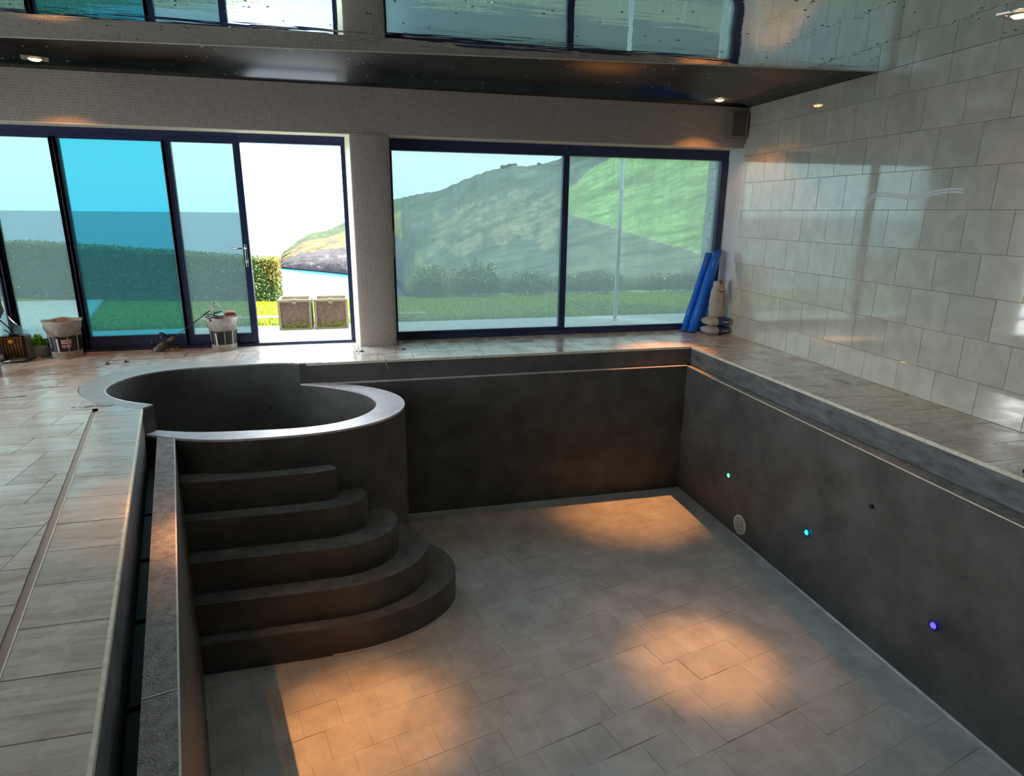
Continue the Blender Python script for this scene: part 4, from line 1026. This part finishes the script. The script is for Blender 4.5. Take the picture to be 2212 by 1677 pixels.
for k in range(60):
    x, y, h = hedge_at(k/59); x2 = x; dy = .7
    nn = .02*noise.noise(Vector((x*3, 0, 0)))
    ring_ = [hd.verts.new(p_) for p_ in ((x, y+.05, ZG), (x, y+.05, h-.06+nn), (x, y+dy, h-.06+nn), (x, y+dy, ZG))]
    if prev:
        for a in range(4): hd.faces.new((prev[a], prev[(a+1) % 4], ring_[(a+1) % 4], ring_[a]))
    else: hd.faces.new(ring_)
    prev = ring_
hd.faces.new(prev[::-1])
HG = tag(link('hedge', hd, simple('hedge_core', (.03, .06, .02), .95)), 'long clipped green hedge along the lawn edge, turning orange at its right end', 'hedge')
def hs():
    t_ = .25+random.random()*.76
    t_ = min(t_, 1); x, y, h = hedge_at(t_); m_ = random.random()
    if m_ < .62: return (x, y+random.uniform(-.02, .08), ZG+random.random()*(h-ZG)+random.gauss(0, .008))
    if m_ < .9: return (x, y+random.uniform(0, .7), h-.03+random.gauss(0, .018))
    return (HP[-1][0]+random.uniform(-.04, .06), HP[-1][1]+random.uniform(0, .7), ZG+random.random()*(HT[-1]-ZG))
def hc_(c_):
    t_ = random.random(); g_ = Vector((.05+.06*t_, .10+.09*t_, .035+.02*t_))
    if random.random() < .22: g_ = Vector((.34, .42, .28))*random.uniform(.5, 1.1)
    k = max(0, min(1, (c_.x+1.75)/.5)); k *= .35+.65*max(0, min(1, (c_.z-.1)/.5)); 
    if random.random() < k*.75: g_ = Vector((.38, .20, .05)) if random.random() < .6 else Vector((.28, .26, .05))
    return g_
tag(colmesh('leaves', *leaves(30000, hs, hc_, (.016, .034)), MT['leaf'], HG), kind='stuff')
# shrubs and scrub at the far edge of the lawn
def shrub(cx, cy, rx, rz_, n, label, colA, colB, bloom=.0, group=None):
    o = empty('shrub', (cx, cy, ZG)); tag(o, label, 'shrub', group)
    bm = bmesh.new()
    for k in range(9):
        a = random.uniform(0, 2*PI); tube(bm, [(0, 0, 0), (rx*.4*math.cos(a), .2*math.sin(a), rz_*.5), (rx*.8*math.cos(a), .3*math.sin(a), rz_*random.uniform(.7, 1))], [.012, .008, .004], 5)
    link('stems', bm, MT['earth'], o)
    def smp():
        while True:
            a, b_, c_ = random.uniform(-1, 1), random.uniform(-1, 1), random.uniform(0, 1)
            d = math.sqrt(a*a+b_*b_+c_*c_)
            if .45 < d < 1.0+.55*noise.noise(Vector((a*2.6+cx*5, b_*3, c_*3.2))): return (a*rx, b_*.35, c_*rz_)
    def cf(c_):
        if random.random() < bloom and c_.z > rz_*.45: return Vector((.75, .72, .35))
        t_ = random.random(); return Vector(colA).lerp(Vector(colB), t_)
    tag(colmesh('foliage', *leaves(int(n*2.6), smp, cf, (.016, .036)), MT['leaf'], o), kind='stuff')
shrub(1.38, 11.75, .34, .56, 1900, 'rounded shrub dotted with pale blooms at the left of the wide window view', (.05, .10, .04), (.16, .22, .10), .3)
shrub(2.26, 11.75, .48, .62, 2400, 'broad shrub dotted with pale blooms, second from the left of the wide window view', (.04, .09, .05), (.16, .22, .10), .22)
shrub(3.30, 11.8, .50, .42, 1500, 'low sparse shrub just left of the window mullion', (.10, .12, .07), (.22, .24, .15), .05)
shrub(4.60, 11.8, .75, .40, 1700, 'low grey green shrub just right of the window mullion', (.10, .11, .07), (.22, .24, .15), .05)
shrub(6.35, 11.8, .70, .34, 1500, 'low dark shrub in front of the right end of the far slope', (.07, .08, .06), (.18, .20, .13), .05)

V, Fc, Cc = [], [], []
for k in range(15000):
    x = random.uniform(1.0, 8.5); y = random.uniform(12.32, 12.85); h = random.uniform(.18, .52)*(.75+.6*noise.noise(Vector((x*1.3, 0, 7)))); a = random.uniform(0, PI); dx, dy = .008*math.cos(a), .008*math.sin(a); b0 = len(V)
    ox = random.gauss(0, .06); z0 = ZG if y < 11.7 else ZG-.05
    V += [(x-dx, y-dy, z0), (x+dx, y+dy, z0), (x+ox, y+random.gauss(0, .05), z0+h)]; Fc.append((b0, b0+1, b0+2))
    t_ = random.random(); Cc.append(Vector((.24, .25, .13)).lerp(Vector((.52, .44, .28)), t_))
sg_ = colmesh('scrub_grass', V, Fc, Cc, MT['grass']); tag(sg_, 'dry brownish scrub grass fringing the far edge of the lawn', 'grass', kind='stuff')
# terrain : headland and hillside, swept in azimuth from the house outwards
import bisect
def lerp_tab(T, x):
    xs_ = [q_[0] for q_ in T]
    if x <= xs_[0]: return T[0][1]
    if x >= xs_[-1]: return T[-1][1]
    i = bisect.bisect(xs_, x)-1; s = (x-xs_[i])/(xs_[i+1]-xs_[i]); return T[i][1]+(T[i+1][1]-T[i][1])*s
RIDGE = [(-6.1, -4.5), (-5.7, -3.5), (-5.5, -3.25), (-5.09, -3.01), (-4.11, -2.26), (-3.34, -1.88), (-2.2, -1.69), (-1.42, -1.38), (-.45, -.92), (1.5, .2), (3.62, .94), (5.67, 1.43), (7.66, 1.76), (9.65, 2.62), (11.65, 3.4), (13.23, 3.72), (14.03, 3.95), (15.22, 3.81), (16.8, 4.12), (18.17, 4.5), (21.48, 5.6), (25.25, 7.2), (31.11, 9.0), (45, 11), (70, 12)]
BASE = [(-6.1, -4.6), (-.7, -5.22), (3.44, -5.62), (5.43, -6.9), (9.5, -7.7), (34, -7.2), (70, -7)]
RB = [(-6.1, 390), (-.7, 345), (3.44, 320), (5.43, 150), (9.5, 55), (20, 40), (70, 34)]
RR = [(-6.1, 400), (-5.5, 410), (-4, 430), (-.45, 480), (3.6, 470), (7, 400), (11, 330), (18, 270), (31, 210), (70, 180)]
SEAZ = 1.45-32.0
V, Fc, Cc = [], [], []
A0, A1, NA, NT = -6.1, 62.0, 420, 84
for i in range(NA+1):
    az = A0+(A1-A0)*i/NA; er, eb, rb, rr_ = (lerp_tab(T, az) for T in (RIDGE, BASE, RB, RR))
    er += .10*noise.noise(Vector((az*1.9, 0, 3)))+.06*noise.noise(Vector((az*6, 1, 3)))
    for j in range(NT+4):
        t_ = j/NT
        if j <= NT:
            p_ = .9 if az > 8 else (.62 if az < 3 else .62+.28*(az-3)/5)
            el = eb+(er-eb)*(t_**p_); R_ = rb+(rr_-rb)*(t_**1.5)
            nn = noise.fractal(Vector((az*.32, t_*6, 0)), 1, 2, 5)
            k = math.sin(PI*min(1, t_))
            R_ *= 1+(.008 if az < 4 else .03)*nn*k; el += (.02 if az < 4 else .16)*nn*k
            z_ = 1.45+R_*math.tan(math.radians(el))
        else: R_ = rr_*(1+.25*(j-NT)); z_ = 1.45+rr_*math.tan(math.radians(er))-(j-NT)*18
        z_ = max(z_, SEAZ-2)
        V.append((R_*math.sin(math.radians(az)), R_*math.cos(math.radians(az)), z_))
def tcol(az, el, t_):
    n1 = noise.fractal(Vector((az*.8, t_*9, 5)), 1, 2, 5); n2 = noise.noise(Vector((az*5, t_*50, 9)))
    scrub = Vector((.13, .15, .10)); grey = Vector((.17, .18, .145)); tan = Vector((.36, .28, .16)); grn = Vector((.15, .20, .07)); rock = Vector((.20, .17, .165)); fld = Vector((.27, .36, .12))
    if az < 4.2:
        e = t_+.10*n1-.02*max(0, az)
        c_ = rock if e < .36 else (tan.lerp(Vector((.40, .33, .10)), .5+n1) if e < .72 else grn)
        if e < .36 and n1 > .25: c_ = rock*1.5
        if e < .05: c_ = Vector((.13, .11, .12))
    else:
        c_ = scrub.lerp(grey, .5+.5*n1)
        if .42 < t_+.18*n1 < .78 and 7 < az < 19: c_ = c_.lerp(tan, .55 if n1 > -.1 else .2)
        if t_ < .35 and az < 9 and n1 > .1: c_ = c_.lerp(Vector((.30, .26, .10)), .5)
        lim_bot = lerp_tab([(18.2, .3), (18.9, .02), (21.35, -.73), (26.58, -2.21), (30.1, -3.1), (40, -4.5), (60, -5.5)], az)
        lim_left = lerp_tab([(17.9, .5), (18.84, 2.1), (21.5, 4.2), (26, 6.0), (60, 9)], az)
        if az > 18.0 and el > lim_bot+.12*n1 and el < lim_left+.15*n1: c_ = fld*(1+.10*n1)
        elif az > 18.0 and abs(el-lim_bot) < .22: c_ = Vector((.33, .35, .17))
        elif az > 18.0 and el < lim_bot: c_ = scrub.lerp(Vector((.24, .20, .14)), .45+.5*n1)
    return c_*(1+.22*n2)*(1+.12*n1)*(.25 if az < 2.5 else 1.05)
Wd = NT+4
for i in range(NA):
    for j in range(Wd-1):
        a = i*Wd+j; Fc.append((a, a+Wd, a+Wd+1, a+1))
        v = V[a]; az = math.degrees(math.atan2(v[0], v[1])); el = math.degrees(math.atan2(v[2]-1.45, math.hypot(v[0], v[1]))); Cc.append(tcol(az, el, j/NT))
hill = colmesh('hillside', V, Fc, Cc, MT['terrain']); tag(hill, 'coastal hill and headland with green field, scrub and rocky foot', 'hill', kind='structure')
def ridge_tree(az, rad, label):
    er = lerp_tab(RIDGE, az); R_ = lerp_tab(RR, az); a = math.radians(az); base = Vector((R_*math.sin(a), R_*math.cos(a), 1.45+R_*math.tan(math.radians(er))-rad*1.05))
    o = empty('ridge_tree', base); tag(o, label, 'tree', 'trees on the far ridge')
    bm = bmesh.new()
    for k in range(9):
        q_ = Vector((random.gauss(0, .5)*rad*1.5, random.gauss(0, .4)*rad, rad*random.uniform(.7, 1.25)))
        bmesh.ops.create_icosphere(bm, subdivisions=2, radius=rad*random.uniform(.4, .62), matrix=Matrix.Translation(q_))
    for v in bm.verts: v.co += v.co.normalized()*rad*.16*noise.noise(v.co*1.6)
    link('crown', bm, MT['tree_far'], o)
    bm = bmesh.new(); tube(bm, [(0, 0, -rad*.4), (0, 0, rad*.7)], rad*.10, 6); link('trunk', bm, MT['earth'], o)
MT['tree_far'] = simple('far_evergreen', (.05, .075, .05), .95, var=.3, scale=.8)
ridge_tree(13.35, 1.5, 'dark domed tree on the ridge, left of the pair left of the mullion')
ridge_tree(14.0, 1.6, 'dark domed tree on the ridge, right of the pair left of the mullion')
ridge_tree(16.2, .9, 'small dark tree on the ridge nearest the window mullion')
# slope falling away from the lawn
bm = bmesh.new(); a = [bm.verts.new(p_) for p_ in ((-40, 14, -.6), (-7, 13.6, -.35), (-3, 12.3, -.35), (-1, 11.75, -.35), (5, 11.6, -.35), (40, 11.6, -.35))]; b_ = [bm.verts.new((v.co.x*1.2, v.co.y+26, -22)) for v in a]; c2 = [bm.verts.new((v.co.x*1.2, v.co.y+60, SEAZ-1)) for v in b_]
for k in range(5): bm.faces.new((a[k], a[k+1], b_[k+1], b_[k])); bm.faces.new((b_[k], b_[k+1], c2[k+1], c2[k]))
sl_ = link('ground_slope', bm, MT['earth']); sl_['kind'] = 'structure'
bm = bmesh.new(); vs = [bm.verts.new(p_) for p_ in ((-9000, -200, SEAZ), (9000, -200, SEAZ), (9000, 8500, SEAZ), (-9000, 8500, SEAZ))]; bm.faces.new(vs)
se = link('sea', bm, MT['sea']); se['kind'] = 'structure'
# planters
for i, (x0, x1) in enumerate(((-.965, -.555), (-.520, -.095))):
    o = empty('stone_planter', ((x0+x1)/2, 8.56, ZG)); tag(o, ['square stone planter with cream edges, left of the pair outside the open door', 'square stone planter with cream edges, right of the pair outside the open door'][i], 'planter'); hw = (x1-x0)/2
    bm = bmesh.new(); box(bm, -hw+.03, hw-.03, 0, .012, .025, .36); link('front_panel', bm, MT['trough'], o)
    bm = bmesh.new(); box(bm, -hw, -hw+.03, -.012, .40, 0, .39, bev=.004); box(bm, hw-.03, hw, -.012, .40, 0, .39, bev=.004); box(bm, -hw+.03, hw-.03, -.012, .03, .36, .39, bev=.003); box(bm, -hw+.03, hw-.03, .37, .40, 0, .39, bev=.003); box(bm, -hw+.03, hw-.03, -.01, .37, 0, .025); link('frame', bm, MT['planter_frame'], o)
    bm = bmesh.new(); box(bm, -.028, .028, -.03, .035, .335, .40, bev=.006); link('clip', bm, MT['planter_frame'], o)
    bm = bmesh.new()
    for k in range(60): bmesh.ops.create_icosphere(bm, subdivisions=1, radius=random.uniform(.006, .016), matrix=Matrix.Translation((random.uniform(-hw+.035, hw-.035), -.002, .03+abs(random.gauss(0, .035)))))
    tag(link('moss', bm, MT['moss'], o), kind='stuff')
    link('soil', B(-hw+.03, hw-.03, .03, .37, .30, .35), MT['earth'], o)
# pole outside
o = empty('steel_pole', (3.67, 8.52, ZG)); tag(o, 'slim pale steel post standing on the terrace behind the right pane', 'post')
bm = bmesh.new(); lathe(bm, [(.028, 0), (.028, 3.3), (.001, 3.3)], 16); link('shaft', bm, MT['pole'], o, True)
bm = bmesh.new(); lathe(bm, [(.001, .02), (.05, .018), (.055, 0)], 16); link('foot', bm, MT['pole'], o, True)
# stone garden wall at right
sw = empty('garden_wall', (5.45, 8.1, ZG)); tag(sw, 'pale coursed stone wall outside the right edge of the wide window', 'stone wall')
link('core', B(-.10+.0, .40, -.55, .95, 0, 3.0), MT['wall_back'], sw)
zz = 0; kk = 0
while zz < 2.6:
    h = random.choice((.10, .13, .16)); y = -.56
    while y < .95:
        L = random.uniform(.16, .34); L = min(L, .96-y)
        if L > .05:
            bm = B(0, .05, 0, L-.008, 0, h-.008, bev=.004); s_ = link('stone', bm, MT['pier_stone'], sw); s_.location = (-.145+random.uniform(-.008, .008), y, zz)
        y += L
    x = -.14
    while x < .4:
        L = min(random.uniform(.16, .3), .41-x)
        if L > .05:
            bm = B(0, L-.008, 0, .05, 0, h-.008, bev=.004); s_ = link('stone', bm, MT['pier_stone'], sw); s_.location = (x, -.60+random.uniform(-.008, .008), zz)
            bm = B(0, L-.008, 0, .05, 0, h-.008, bev=.004); s_ = link('stone', bm, MT['pier_stone'], sw); s_.location = (x, .95+random.uniform(-.008, .008), zz)
        x += L
    zz += h; kk += 1
